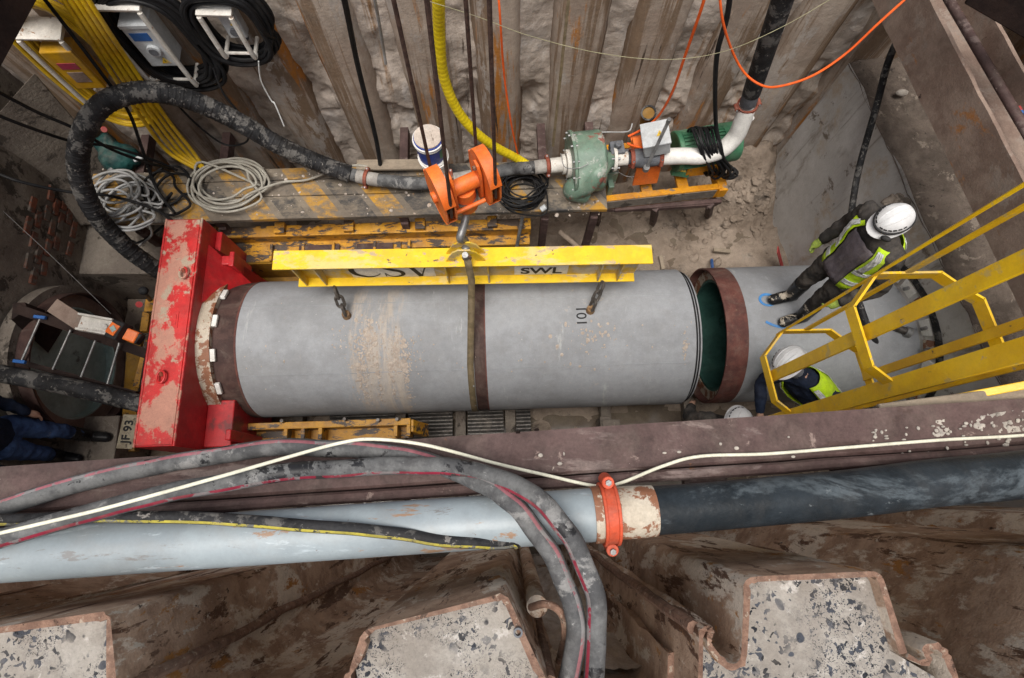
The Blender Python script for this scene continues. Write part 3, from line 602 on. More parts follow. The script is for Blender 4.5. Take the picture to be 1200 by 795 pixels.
b.build('torn_tab', M['dark_rust'], wal)
b = MB()
for i in range(70):
    px = rnd.uniform(1020, 1200) if i < 55 else rnd.uniform(600, 1100); py = 486 - (px - 1000) * .075 + rnd.random() ** 2 * 40 + 20
    p = at(px, py, 4.653); b.ball(p, (rnd.uniform(.003, .010), rnd.uniform(.003, .008), .004), 4)
for px, py in ((743, 564), (1115, 543), (1058, 548), (1063, 556), (1178, 521)):
    b.ball(at(px, py, 4.64), (.013, .011, .01), 5)
tag(b.build('sand_crumbs', M['pebble']), 'sand crumbs and small stones on the right end of the rusty waler', kind='stuff')
tag(sheet('sand_patch', M['pebble'], 60, 12, lambda u, v: at(1095 + u * 110, 488 - u * 9 + v * (34 - 8 * u) - 10 * (1 - u) * (v - .5), 4.645 + .014 * fbm((u * 5, v * 2, 0)) + .006 * (u - .3) + .008 * fbm((u * 22, v * 6, 3)))), kind='stuff', label='dried sand patch on the right end of the rusty waler')
# steel discharge pipe on the waler and its black hose
PZ = 4.74
def pp(x): return at(x, 651 - .0685 * x - (0 if x < 700 else 0), PZ)
dp = thing('discharge_pipe', 'pale blue steel pipe with rust streaks lying along the front waler', 'pipe', tuple(pp(350)))
MB().tube([pp(-260), pp(200), pp(500), pp(698)], .088, 40).build('tube', M['bluewhite'], dp)
dd = (pp(698) - pp(500)).normalized()
MB().tube([pp(694), pp(694) + dd * .035], .094, 40).build('end_lip', M['rust_cream'], dp)
def coupling(c, ax, r, w, m, name_label, up=(0, 0, 1), bolt=True, grp=None, cat='pipe coupling'):
    """two-part clamp: band with raised rims, two bolt ears each with a bolt"""
    c, ax = Vector(c), Vector(ax).normalized(); root = thing('pipe_coupling', name_label, cat, tuple(c - V(0, 0, r)), grp)
    b = MB(); b.ring(c - ax * w / 2, ax, r * 1.13, r * .98, w, 36); b.ring(c - ax * w * .5, ax, r * 1.2, r * 1.0, w * .2, 36); b.ring(c + ax * w * .3, ax, r * 1.2, r * 1.0, w * .2, 36)
    up = Vector(up); up = (up - ax * up.dot(ax)).normalized(); sd_ = ax.cross(up)
    for s in (-1, 1):
        e = c + up * s * r * 1.28; b.cyl(e - sd_ * r * .42, e + sd_ * r * .42, r * .24, n=14)
    b.build('clamp_band', m, root, bevel=r * .03)
    for s in (-1, 1):
        e = c + up * s * r * 1.3; MB().cyl(e - sd_ * r * .55, e + sd_ * r * .55, r * .12, n=6).build('bolt', M['steel'], root)
    return root
cpc = pp(713); k = coupling(cpc, dd, .088, .055, M['coupling_red'], 'large orange red clamp joining pale blue pipe to rusty cream pipe', up=V(wn_.x, wn_.y, -.25))
MB().tube([pp(722), pp(742), pp(766)], lambda t: .087 if t < .9 else .084, 40).build('stub', M['rust_cream'], dp)
cable('black_hose', 'thick wet black hose running right from the rusty cream pipe end', 'hose', [(pp(760) + V(0, 0, 0)), pp(800), at(900, 587.5, PZ), at(1000, 578, PZ), at(1100, 565.5, PZ + .01), at(1200, 556, PZ + .02), at(1330, 538, PZ)], .080, M['rubber_blue'], n=28)
# hoses draped over the waler
def striped_hose(name, label, pts, r, m, ms, side, cat='hose', k=10, wid=.22, n=20):
    path = [p + V(.004, .004, .004) * (1.6 * fbm((i_ * .11, r * 90, 0), 2)) + V(0, .006 * fbm((i_ * .07, 5, r * 50), 2), 0) for i_, p in enumerate(smooth_path(pts, k))]; root = thing(name, label, cat, tuple(path[len(path) // 2] - V(0, 0, r)))
    MB().tube(path, r, n).build('hose', m, root)
    vs = []
    for i, p in enumerate(path):
        t = (path[min(len(path) - 1, i + 1)] - path[max(0, i - 1)]).normalized(); s = t.cross(V(0, 0, 1)).normalized(); u = s.cross(t)
        for a in (-1, -.5, 0, .5, 1):
            ang = side + a * wid; vs.append(p + (s * math.sin(ang) + u * math.cos(ang)) * r * 1.008)
    b = MB(); b.add(vs, [(i * 5 + q, i * 5 + q + 1, i * 5 + q + 6, i * 5 + q + 5) for i in range(len(path) - 1) for q in range(4)])
    b.build('stripe', ms, root); return root
M['red_stripe'] = mat('hose_red_stripe', (.23, .018, .04), (.17, .015, .03), 9, .6, layers=(((.17, .15, .15), 9, .50, .58, S3), ((.03, .025, .025), 7, .58, .62, S3)), bump=.15)
M['pink_stripe'] = mat('hose_pink_stripe', (.30, .11, .13), (.22, .08, .095), 9, .7, layers=(((.2, .19, .19), 9, .50, .58, S3), ((.02, .02, .02), 8, .66, .7, S3)), bump=.15)
M['yel_stripe'] = mat('hose_yellow_stripe', (.40, .34, .05), (.28, .24, .05), 9, .6, layers=(((.12, .12, .11), 9, .52, .58, S3), ((.04, .04, .03), 40, .56, .6, S3),), bump=.1)
hr = .031
striped_hose('rubber_hose', 'dusty black hose with pink stripe, inner one of the two in the hanging loop', [at(-90, 632, 4.74), at(0, 597, 4.72), at(100, 566, 4.70), at(200, 543, 4.69), at(300, 527, 4.69), at(380, 524, 4.69), at(450, 530, 4.69), at(510, 543, 4.71), at(562, 566, 4.80), at(605, 596, 4.88), at(645, 650, 4.88), at(672, 715, 4.86), at(668, 790, 4.84), at(640, 870, 4.8)], hr, M['rubber_grey'], M['pink_stripe'], -.6)
striped_hose('rubber_hose', 'dusty black hose with red stripe, outer one of the two in the hanging loop', [at(-90, 655, 4.9), at(0, 632, 4.88), at(100, 604, 4.86), at(200, 577, 4.84), at(300, 559, 4.80), at(400, 548, 4.76), at(490, 546, 4.75), at(560, 553, 4.80), at(620, 577, 4.90), at(668, 630, 4.93), at(697, 700, 4.90), at(697, 780, 4.86), at(680, 870, 4.82)], hr, M['rubber_grey'], M['red_stripe'], .95)
striped_hose('rubber_hose', 'thin black hose with yellow stripe lying across the pale blue pipe', [at(-60, 611, 4.80), at(60, 607, 4.82), at(180, 606, 4.84), at(300, 611, 4.85), at(420, 621, 4.85), at(520, 632, 4.82), at(580, 638, 4.79), at(602, 637, 4.77), at(604, 631, 4.75), at(590, 627, 4.72)], .020, M['rubber'], M['yel_stripe'], .75, wid=.3)
cable('electric_cable', 'cream cable winding over the hoses and along the waler', 'cable', [at(-40, 634, 4.91), at(0, 625, 4.91), at(60, 611, 4.90), at(130, 594, 4.89), at(250, 561, 4.88), at(330, 538, 4.80), at(400, 519, 4.74), at(440, 515, 4.74), at(500, 522, 4.74), at(580, 543, 4.70), at(640, 557, 4.69), at(700, 570, 4.70), at(728, 566, 4.70), at(775, 547, 4.68), at(820, 535, 4.67), at(900, 532, 4.66), at(1000, 524, 4.66), at(1100, 516, 4.66), at(1190, 511, 4.66), at(1300, 502, 4.66)], .0060, M['cream'], n=10)
# right-hand beam over the ledge
def beam_H(name, label, a, b_, outw, h, w, m, z_t=.03):
    d = (b_ - a).normalized(); root = thing(name, label, 'steel beam', tuple((a + b_) / 2))
    sec = [(0, 0), (0, h), (z_t, h), (z_t, h / 2 + .012), (w - z_t, h / 2 + .012), (w - z_t, h), (w, h), (w, 0), (w - z_t, 0), (w - z_t, h / 2 - .012), (z_t, h / 2 - .012), (z_t, 0)]
    B = MB(); n = 60; vs = []
    for i in range(n + 1):
        p = a + (b_ - a) * i / n
        for (o_, z_) in sec: vs.append(p + outw * (o_ + .004 * fbm((i * .3, o_ * 9, z_ * 9))) + V(0, 0, z_ + .005 * fbm((i * .5, o_ * 5, 2))))
    k = len(sec); B.add(vs, [(i * k + j, i * k + (j + 1) % k, (i + 1) * k + (j + 1) % k, (i + 1) * k + j) for i in range(n) for j in range(k)] + [tuple(range(k)), tuple(range(n * k, n * k + k))])
    B.build('steel_section', m, root, angle=30); return root, d
ra, rb = at(1021, 0, 3.0), at(1200, 372, 3.0); d_ = (rb - ra).normalized(); ow = V(-d_.y, d_.x, 0)
rbm, _ = beam_H('waler_beam', 'broad rusty brown beam slanting down the right side above the ledge', ra - d_ * .05, rb + d_ * 1.4, ow, .42, .42, M['rust_brown'])
p = at(1189, 128, 3.42)
MB().tube([p, p + d_ * .035], .035, 12).build('red_tape', M['spray_red'], rbm); MB().tube([p + d_ * .035, p + d_ * .06], .036, 12).build('blue_tape', M['label_blue'], rbm)
pa, pb = at(1112, 0, 3.43), at(1200, 150, 3.43)
pd = (pb - pa).normalized()
tag(MB().tube([pa - pd * .15, pb + pd * .9], .032, 14).build('steel_tube', M['rust']), 'thin rusty tube lying along the broad beam at the right', 'steel tube')
tag(MB().bar(at(1150, -20, 3.9), at(1290, 60, 3.9), .16, .2).build('steel_strut', M['dark_rust'], bevel=.01), 'dark strut crossing the top right corner', 'steel strut')
la, lb = at(44, 0, 3.65), at(-10, 100, 3.65); d2 = (lb - la).normalized()
pr2 = V(d2.y, -d2.x, 0); pr2 = pr2 if pr2.x < 0 else -pr2
tag(MB().bar(la - d2 * .3 + pr2 * .25 + V(0, 0, .15), lb + d2 * 2.3 + pr2 * .25 + V(0, 0, .15), .5, .3).build('steel_strut', M['dark_rust'], bevel=.01), 'dark beam cutting the top left corner', 'steel strut')
# ================================================================ CONCRETE PIPES
PY, PZc, PR = 1.595, .88, .725
def xat(px, z=1.605, py=397): return at(px, py, z).x
AX = V(1, 0, 0)
def psec(b, x0, x1, ro, ri, n=72, seg=1, wob=0, seed=0):
    m = max(1, seg); vs = []
    prof = [(x0 + (x1 - x0) * i / m, ro) for i in range(m + 1)] + [(x1 - (x1 - x0) * i / m, ri) for i in range(m + 1)]
    for x, r in prof:
        for k in range(n):
            a = 2 * math.pi * k / n; rr = r + (wob * fbm((x * 3 + seed, math.cos(a) * 2, math.sin(a) * 2)) if r == ro else 0)
            vs.append(V(x, PY + rr * math.sin(a), PZc + rr * math.cos(a)))
    L_ = len(prof); b.add(vs, [(i * n + k, i * n + (k + 1) % n, ((i + 1) % L_) * n + (k + 1) % n, ((i + 1) % L_) * n + k) for i in range(L_) for k in range(n)])
    return b
def joint_pt(x, a, r): return V(x, PY + r * math.sin(a), PZc + r * math.cos(a))
xl, xb0, xb1, xm0, xm1, xr = -2.93, -2.80, -2.58, xat(553), xat(568), 1.875
pl = thing('concrete_pipe', 'grey concrete jacking pipe with sand splashed on it, left of the middle joint', 'concrete pipe', (xm0 - 1, PY, PZc - PR), 'concrete jacking pipes')
psec(MB(), xb1 - .01, xm0 + .01, PR, .60, seg=30, wob=.004).build('barrel', M['concrete_sandy'], pl, angle=50)
psec(MB(), xb0, xb1, PR - .004, .61).build('steel_collar', M['band'], pl)
psec(MB(), xm0 - .012, xm0, PR + .006, .70).build('joint_lip', M['concrete'], pl)
b = MB()                                                          # chips of paint along the collar edge
psec(b, xb1 - .012, xb1 + .008, PR + .004, .70); b.build('collar_edge', M['band_red'], pl)
pr_ = thing('concrete_pipe', 'grey concrete jacking pipe with numerals and sand specks, right of the middle joint', 'concrete pipe', (xm1 + 1, PY, PZc - PR), 'concrete jacking pipes')
psec(MB(), xm1, xr - .07, PR, .60, seg=30, wob=.004, seed=5).build('barrel', M['concrete_sandy'], pr_, angle=50)
psec(MB(), xm0 + .012, xm1 - .001, PR - .008, .61).build('steel_collar', M['band'], pr_)
psec(MB(), xr - .07, xr, PR - .035, .60).build('spigot', M['concrete'], pr_)
for q in (.055, .03): psec(MB(), xr - q, xr - q + .012, PR - .024, .68).build('seal_ring', M['black'], pr_)
psec(MB(), xm1 - .004, xm1 + .008, PR + .003, .70).build('collar_edge', M['band_red'], pr_)
# sand splashed on the barrels: thin irregular lumps
def splash(cx, ca, n, sx, sa, seed, parent, run=0, name='sand_splash'):
    rnd = random.Random(seed); b = MB()
    for i in range(n):
        x = cx + rnd.gauss(0, sx); a = ca + rnd.gauss(0, sa) - (rnd.random() ** 2 * run if run else 0)
        s = rnd.uniform(.002, .011) * (1.3 if abs(x - cx) < sx * .7 else .7)
        rot = Matrix.Rotation(-a, 3, 'X'); b.ball(joint_pt(x, a, PR + .001), (s * rnd.uniform(.6, 1.6), s * rnd.uniform(.7, 1.9), .0025 + s * .12), 4, rot=rot)
    o = b.build(name, M['splash'], parent); o['kind'] = 'stuff'; return o
M['splash'] = mat('dried_sand', (.44, .375, .32), (.37, .31, .26), 20, .95, bump=.6, bscale=80)
splash(-1.34, -.20, 300, .15, .15, 3, pl, 0); splash(-1.02, -.30, 260, .09, .10, 4, pl, .3); splash(-1.40, -.45, 200, .06, .12, 5, pl, .75); splash(-.98, -.5, 120, .025, .05, 15, pl, .7); splash(-1.12, -.5, 90, .02, .05, 16, pl, .6); splash(-1.25, -.5, 90, .02, .05, 17, pl, .65)
splash(.85, -.20, 55, .15, .10, 6, pr_, .0); splash(.6, -.3, 60, .55, .25, 7, pr_, .1); splash(-2.2, -.35, 14, .2, .2, 8, pl); splash(1.70, -.4, 40, .02, .12, 9, pr_)
for o_, xa_, xb_, sd_ in ((pl, xb1, xm0 - .02, 1), (pr_, xm1 + .02, xr - .08, 2)):
    for a_ in (-.62, .35):
        MB().tube([joint_pt(xa_ + (xb_ - xa_) * i / 30, a_ + .004 * fbm((i * .6, sd_, a_)), PR - .001) for i in range(31)], .0045, 6).build('casting_seam', M['concrete'], o_)
# numerals by the right lifting anchor
pn = at(687, 368, 1.55)
an = math.atan2(pn.y - PY, 1.55 - PZc)
ctr = joint_pt(pn.x - .05, an - .06, PR + .004)
text('numerals', '101', ctr, .14, V(0, math.cos(an - .06), -math.sin(an - .06)), V(-1, 0, 0), M['ink'], pr_)
# third pipe, in the wall on the right, with a person on it
x3 = 2.10
p3 = thing('concrete_pipe', 'concrete pipe entering the right headwall, with a rusty brown collar and open dark end', 'concrete pipe', (3, PY, PZc - PR), 'concrete jacking pipes')
psec(MB(), x3 + .21, 4.3, PR, .60, seg=30, wob=.004, seed=9).build('barrel', M['concrete'], p3, angle=50)
psec(MB(), x3, x3 + .21, PR + .003, PR - .014).build('steel_collar', M['band_red'], p3)
psec(MB(), x3 + .09, x3 + .205, PR - .016, .605).build('socket_face', M['rust_cream'], p3)
psec(MB(), x3 + .10, 4.2, .603, .575).build('lining', M['teal'], p3, angle=60)
b = MB(); b.cyl(V(4.2, PY, PZc), V(4.22, PY, PZc), .6, n=40); b.build('end_plate', M['teal'], p3)
# blue spray marks by the boots
for (px, py, kind) in ((899, 352, 0), (903, 382, 1)):
    c = at(px, py, 1.58); a = math.asin(max(-1, min(1, (c.y - PY) / PR))); b = MB()
    pts = []
    if kind == 0:
        for t in range(10): th = .5 + t * .55; pts.append(joint_pt(c.x + .075 * math.cos(th), a + .085 * math.sin(th), PR + .003))
    else:
        for dx, da in ((-.05, .05), (.02, .0), (.10, -.03), (.16, -.01), (.2, .05)): pts.append(joint_pt(c.x + dx, a + da, PR + .003))
    b.tube(smooth_path(pts, 5), .014, 6, squash=.35); b.build('spray_mark', M['spray'], p3)
# seal ring round the pipe on the headwall
sr = thing('seal_ring', 'rusty bolted seal ring where the right pipe enters the headwall', 'seal ring', (3.9, PY, .0))
nrm = -rn
cw = V(3.97, PY, PZc)
rot = Matrix.Rotation(math.atan2(rn.y, rn.x), 3, 'Z')
MB().ring(cw + nrm * .06, rn, .93, .76, .05, 64).build('flange', M['rust_cream'], sr)
MB().ring(cw + nrm * .10, rn, .99, .93, .10, 64).build('rubber_seal', M['rubber'], sr)
for i in range(26):
    a = 2 * math.pi * i / 26; e = rot @ V(0, math.sin(a), math.cos(a)); t_ = rot @ V(0, math.cos(a), -math.sin(a))
    MB().hexa([cw + nrm * .055 + e * r + t_ * q for r, q in ((.77, -.075), (.77, .075), (.90, .085), (.90, -.085))], [cw + nrm * .09 + e * r + t_ * q for r, q in ((.77, -.075), (.77, .075), (.90, .085), (.90, -.085))]).build('clamp_plate', M['sign_white'] if i % 3 else M['rust_cream'], sr, bevel=.006)
    q = cw + nrm * .09 + e * .85; MB().cyl(q, q + nrm * .05, .018, n=6).build('bolt', M['steel'], sr)
# left opening with teal lining
x4 = -4.66
def ringx(b, x0, x1, ro, ri, cy, cz, n=64):
    vs = []; 
    for x, r in ((x0, ro), (x1, ro), (x1, ri), (x0, ri)):
        for k in range(n): a = 2 * math.pi * k / n; vs.append(V(x, cy + r * math.sin(a), cz + r * math.cos(a)))
    b.add(vs, [(i * n + k, i * n + (k + 1) % n, ((i + 1) % 4) * n + (k + 1) % n, ((i + 1) % 4) * n + k) for i in range(4) for k in range(n)]); return b
lc = V(x4, 1.52, .86)
lo = thing('pipe_opening', 'dark round pipe mouth with rusty ring in the left headwall', 'pipe mouth', (x4, lc.y, .0))
ringx(MB(), x4 - .1, x4 + .03, .83, .74, lc.y, lc.z).build('seal', M['concrete_dirty'], lo)
ringx(MB(), x4 - .1, x4 + .16, .75, .735, lc.y, lc.z).build('steel_collar', M['band'], lo)
ringx(MB(), x4 - .1, x4 + .05, .735, .60, lc.y, lc.z).build('socket_face', M['rust_brown'], lo)
ringx(MB(), x4 - .08, x4 + .04, .60, .585, lc.y, lc.z).build('lining', M['teal_pale'], lo)
b = MB(); b.ring((x4 - .09, lc.y, lc.z), (1, 0, 0), .6, .001, .03, 48); b.build('plug_plate', M['teal_pale'], lo)
# ================================================================ RED THRUST FRAME
fx0, fx1 = -3.30, -2.93
rf = thing('thrust_frame', 'big red painted steel thrust frame with worn dusty top at the pipe end', 'thrust frame', ((fx0 + fx1) / 2, 1.5, .1))
ft = 1.75
ya, yb = at(205, 523, ft).y, at(250, 256, ft).y
b = MB(); b.box(((fx0 + fx1) / 2, (ya + yb) / 2, (ft + .12) / 2), (fx1 - fx0, yb - ya, ft - .12)); b.build('box_body', M['red_clean'], rf, bevel=.008)
b = MB(); b.box(((fx0 + fx1) / 2 , (ya + yb) / 2, ft + .008), (fx1 - fx0 - .05, yb - ya - .03, .014)); b.build('top_plate', M['red'], rf, bevel=.004)
for x in (fx0 + .012, fx1 - .012):
    pts = [V(x, ya + (yb - ya) * i / 50, ft + .006 + .002 * math.sin(i * 2.1)) for i in range(51)]
    MB().tube(pts, .011, 8).build('weld_bead', M['red'], rf)
b = MB()
b.prism([V(fx1, 2.05, 1.5), V(fx1, yb - .02, 1.5), V(fx1, yb - .02, .45), V(fx1, 2.05, .45)], (.06, 0, 0)); b.build('side_plate', M['red_clean'], rf, bevel=.006)
b = MB(); b.hexa([V(fx1, 1.7, .5), V(fx1 + .52, 2.2, .9), V(fx1 + .50, 2.24, .9), V(fx1, 2.5, .5)], [V(fx1, 1.9, 1.62), V(fx1 + .30, 2.18, 1.18), V(fx1 + .28, 2.22, 1.18), V(fx1, 2.5, 1.62)]); b.build('gusset', M['red_clean'], rf, bevel=.005)
b = MB(); b.box((fx1 + .09, 2.38, 1.32), (.16, .10, .34)); b.box((fx1 + .19, 2.38, 1.32), (.05, .16, .40)); b.build('guide_shoe', M['red_clean'], rf, bevel=.01)
b = MB(); b.box((fx1 + .13, ya + .25, .85), (.26, .45, .9)); b.box((fx1 + .30, ya + .12, .9), (.05, .1, 1.1)); b.build('guide_shoe', M['red_clean'], rf, bevel=.01)
MB().ring((fx1, PY, PZc), (1, 0, 0), .775, .60, .13, 72).build('thrust_ring', M['rust_cream'], rf)
for i in range(14):
    a = 2 * math.pi * (i + .3) / 14; e = V(0, math.sin(a), math.cos(a)); t_ = V(0, math.cos(a), -math.sin(a)); c_ = V(fx1 + .09, PY, PZc)
    r1, r2 = .728, .762; MB().hexa([c_ + e * r + t_ * q for r, q in ((r1, -.06), (r1, .06), (r2, .06), (r2, -.06))], [c_ + e * r + t_ * q + V(.085, 0, 0) for r, q in ((r1, -.06), (r1, .06), (r2, .06), (r2, -.06))]).build('packer_block', M['sign_white'], rf, bevel=.006)
for (px, py) in ((216, 319), (190, 440)):
    c_ = at(px, py, ft + .02)
    e = MB(); e.cyl(c_, c_ + V(0, .03, .03), .02, n=10); e.build('eye_bolt', M['coupling'], rf)
    q = [c_ + V(.01 + .035 * math.cos(t), -.02 + .055 * math.sin(t), .035) for t in [i * math.pi / 8 for i in range(16)]]
    MB().tube(q, .010, 8, closed=True).build('shackle', M['red'], rf)
c_ = at(205, 375, ft + .018); b = MB(); b.box(c_, (.06, .16, .008)); b.box(c_ + V(0, 0, .006), (.03, .10, .006)); b.build('data_plate', M['red'], rf, bevel=.002)
# ================================================================ YELLOW JACKING FRAME
jf = thing('jacking_frame', 'yellow jacking frame with worn paint cradling the concrete pipe', 'jacking frame', (-1.8, 1.6, 0))
def Xr(px0, px1, py, z): return at(px0, py, z), at(px1, py, z)
def railbox(name, px0, px1, py_t, z, wy, hz, m, yshift=0):
    a, c = Xr(px0, px1, py_t, z); y = (a.y + c.y) / 2 + yshift; b = MB()
    b.box(((a.x + c.x) / 2, y - wy / 2, z - hz / 2), (c.x - a.x, wy, hz)); return b.build(name, m, jf, bevel=.005), y, a.x, c.x
o, y1, ax0, ax1 = railbox('upper_rail', 196, 622, 262, 1.10, .13, .035, M['yellow_old'])
b = MB(); b.box(((ax0 + ax1) / 2, y1 - .09, .98), (ax1 - ax0, .05, .20)); b.box(((ax0 + ax1) / 2, y1 - .16, .90), (ax1 - ax0 - .02, .14, .05)); b.build('rail_web', M['yellow_old'], jf, bevel=.004)
for px in (330, 410, 493, 577, 250): c_ = at(px, 262, 1.1); MB().box((c_.x, y1 - .05, 1.125), (.11, .13, .06)).build('rail_cleat', M['yellow_old'], jf, bevel=.006)
o, y2, bx0, bx1 = railbox('lower_rail', 255, 470, 286, .95, .22, .03, M['yellow_old'])
b = MB(); b.box(((bx0 + bx1) / 2, y2 - .21, .72), (bx1 - bx0, .03, .46)); b.box(((bx0 + bx1) / 2, y2 - .30, .52), (bx1 - bx0, .16, .05)); b.build('lower_web', M['yellow_dark'], jf, bevel=.004)
for px in (320, 357, 392, 480, 440): c_ = at(px, 290, .95); MB().box((c_.x, y2 - .11, .975), (.03, .2, .05)).build('rail_rib', M['yellow_old'], jf, bevel=.004)
b = MB(); b.box((at(375, 294, .95).x, y2 - .08, .972), (.45, .1, .02)); b.box((at(440, 294, .95).x, y2 - .08, .972), (.4, .1, .02)); b.build('wear_strip', M['band'], jf)
for px in (280, 300, 350, 420): c_ = at(px, 305, .7); MB().cyl((c_.x, y2 - .225, .8), (c_.x, y2 - .255, .8), .02, n=6).build('bolt', M['chain'], jf)
# back post group behind the red frame
b = MB(); b.hexa([at(186, 340, .3), at(222, 340, .3), at(240, 275, .3), at(203, 268, .3)], [at(186, 340, 1.02), at(222, 340, 1.02), at(240, 275, 1.02), at(203, 268, 1.02)]); b.build('end_box', M['yellow_dark'], jf, bevel=.006)
# front rail
o, y3, cx0, cx1 = railbox('front_rail', 240, 481, 494, .98, .07, .03, M['yellow_old'], .0)
b = MB(); b.box(((cx0 + cx1) / 2, y3 - .05, .86), (cx1 - cx0, .03, .22)); b.box(((cx0 + cx1) / 2, y3 - .10, .75), (cx1 - cx0, .16, .03)); b.build('front_web', M['yellow_old'], jf, bevel=.004)
for px in (262, 338, 358, 378, 465, 240, 480): c_ = at(px, 500, .9); MB().box((c_.x, y3 - .12, .86), (.04, .12, .22)).build('rail_rib', M['yellow_old'], jf, bevel=.004)
for px, py in ((258, 497), (332, 494), (405, 492), (444, 493), (466, 492)): c_ = at(px, py, .99); MB().cyl((c_.x, c_.y, .97), (c_.x, c_.y, 1.04), .018, n=8).build('bolt', M['chain'], jf)
b = MB(); c_ = at(482, 492, .98); b.hexa([c_ + V(0, 0, -.25), c_ + V(.14, -.02, -.25), c_ + V(.14, -.16, -.25), c_ + V(0, -.14, -.25)], [c_, c_ + V(.02, 0, 0), c_ + V(.02, -.12, 0), c_ + V(0, -.12, 0)]); b.build('end_plate', M['yellow_old'], jf)
# left end structure with plate number
b = MB(); c1_, c2_ = at(152, 530, .35), at(160, 400, .35); b.bar(c1_, c2_, .16, .1); b.build('end_channel', M['yellow_dark'], jf, bevel=.006)
b = MB(); c1_, c2_ = at(163, 455, .62), at(190, 345, .62); b.bar(c1_, c2_, .10, .08); b.build('end_channel', M['yellow_old'], jf, bevel=.006)
c_ = at(150, 506, .70); rz = Matrix.Rotation(R(-4), 3, 'Z')
b = MB(); b.box(c_, (.17, .36, .012), rz); b.build('number_plate', M['plate_old'], jf, bevel=.002)
text('plate_text', 'JF 93', c_ + V(0, 0, .009), .125, rz @ V(0, 1, 0), rz @ V(-1, 0, 0), M['ink'], jf, bold=.003)
for (px0, py0, px1, py1) in ((166, 452, 178, 372), (172, 458, 186, 380)): MB().cyl(at(px0, py0, .95), at(px1, py1, .95), .012, n=8).build('guide_rod', M['chain'], jf)
# base beams and gratings under the pipes
for px in (470, 540, 598, 710, 808, 350):
    c_ = at(px, 490, .12); b = MB(); b.box((c_.x, 1.2, .09), (.12, 2.6, .14)); tag(b.build('cross_beam', M['concrete_dirty'], bevel=.006), 'muddy cross beam under the pipes, %s from the left' % ORD[(350, 470, 540, 598, 710, 808).index(px)], 'cross beam', 'muddy cross beams under the pipes')
for i, (p0_, p1_) in enumerate(((385, 462), (478, 530), (548, 590), (605, 622))):
    a_, c_ = at(p0_, 495, .2), at(p1_, 495, .2); g = thing('floor_grating', 'dark ribbed floor grating under the pipe, %s from the left' % ORD[i], 'grating', ((a_.x + c_.x) / 2, .75, .1), 'dark floor gratings')
    b = MB(); b.box(((a_.x + c_.x) / 2, .9, .15), (c_.x - a_.x, 1.2, .02)); b.build('plate', M['grate'], g)
    b = MB()
    for k in range(28): y = .32 + k * .042; b.box(((a_.x + c_.x) / 2, y, .172), (c_.x - a_.x, .014, .02))
    o = b.build('rib_pattern', M['chain'], g)
b = MB(); b.box((at(705, 480, .2).x, .72, .25), (.12, .2, .34)); b.box((at(708, 485, .2).x + .03, .7, .44), (.2, .16, .03))
tag(b.build('pipe_chock', M['concrete_dirty'], bevel=.01), 'muddy steel chock under the right pipe', 'chock')
b = MB(); b.box((at(812, 476, .2).x, .62, .22), (.3, .26, .3)); b.box((at(812, 476, .2).x, .62, .385), (.16, .2, .03))
tag(b.build('pipe_chock', M['concrete_dirty'], bevel=.01), 'dark chock near the open gap between the pipes', 'chock')
# ================================================================ SPREADER BEAM
sz = 2.27
s0, s1 = at(320, 302, sz), at(765, 302, sz); sy = (s0.y + s1.y) / 2 + .005; sx = (s0.x + s1.x) / 2
sp = thing('spreader_beam', 'bright yellow lifting beam with lettering hanging over the concrete pipes', 'lifting beam', (sx, sy, 1.95))
rs = Matrix.Rotation(R(-.9), 3, 'Z')
def sb(x, y, z): return V(sx, sy, 0) + rs @ V(x, y, 0) + V(0, 0, z)
LB, HB = (s1 - s0).length, .43
b = MB(); b.box(sb(0, 0, sz - .009), (LB, .175, .018), rs); b.build('top_flange', M['yellow'], sp, bevel=.003)
LB2 = LB * .985
b = MB(); b.box(sb(0.0, 0, sz - HB + .009), (LB2 - .1, .175, .018), rs); b.build('bottom_flange', M['yellow'], sp, bevel=.003)
M['web'] = mat('dusty_yellow_web', (.62, .40, .03), (.5, .42, .28), 3.0, .6, layers=(((.50, .46, .40), 5, .50, .62, (1, 1, 1)),), bump=.1)
b = MB(); b.box(sb(0, 0, sz - HB / 2), (LB2 - .1, .014, HB - .036), rs); b.build('web', M['web'], sp)
for x in (-LB / 2 + .16, -LB / 2 + .34, LB / 2 - .24, LB / 2 - .42, -.16, .21):
    b = MB(); b.box(sb(x, -.045, sz - HB / 2), (.012, .076, HB - .04), rs); b.build('stiffener', M['web'], sp)
    b = MB(); b.box(sb(x, .045, sz - HB / 2), (.012, .076, HB - .04), rs); b.build('stiffener', M['web'], sp)
def web_pt(px): p = at(px, 322, 2.05); return (rs.inverted() @ (p - V(sx, sy, 0))).x
def panel(px0, px1):
    a_, c_ = web_pt(px0), web_pt(px1); b = MB(); b.box(sb((a_ + c_) / 2, -.0095, sz - .215), (c_ - a_, .004, .36), rs); b.build('sign_panel', M['sign_white'], sp); return (a_ + c_) / 2
c1_ = panel(408, 508)
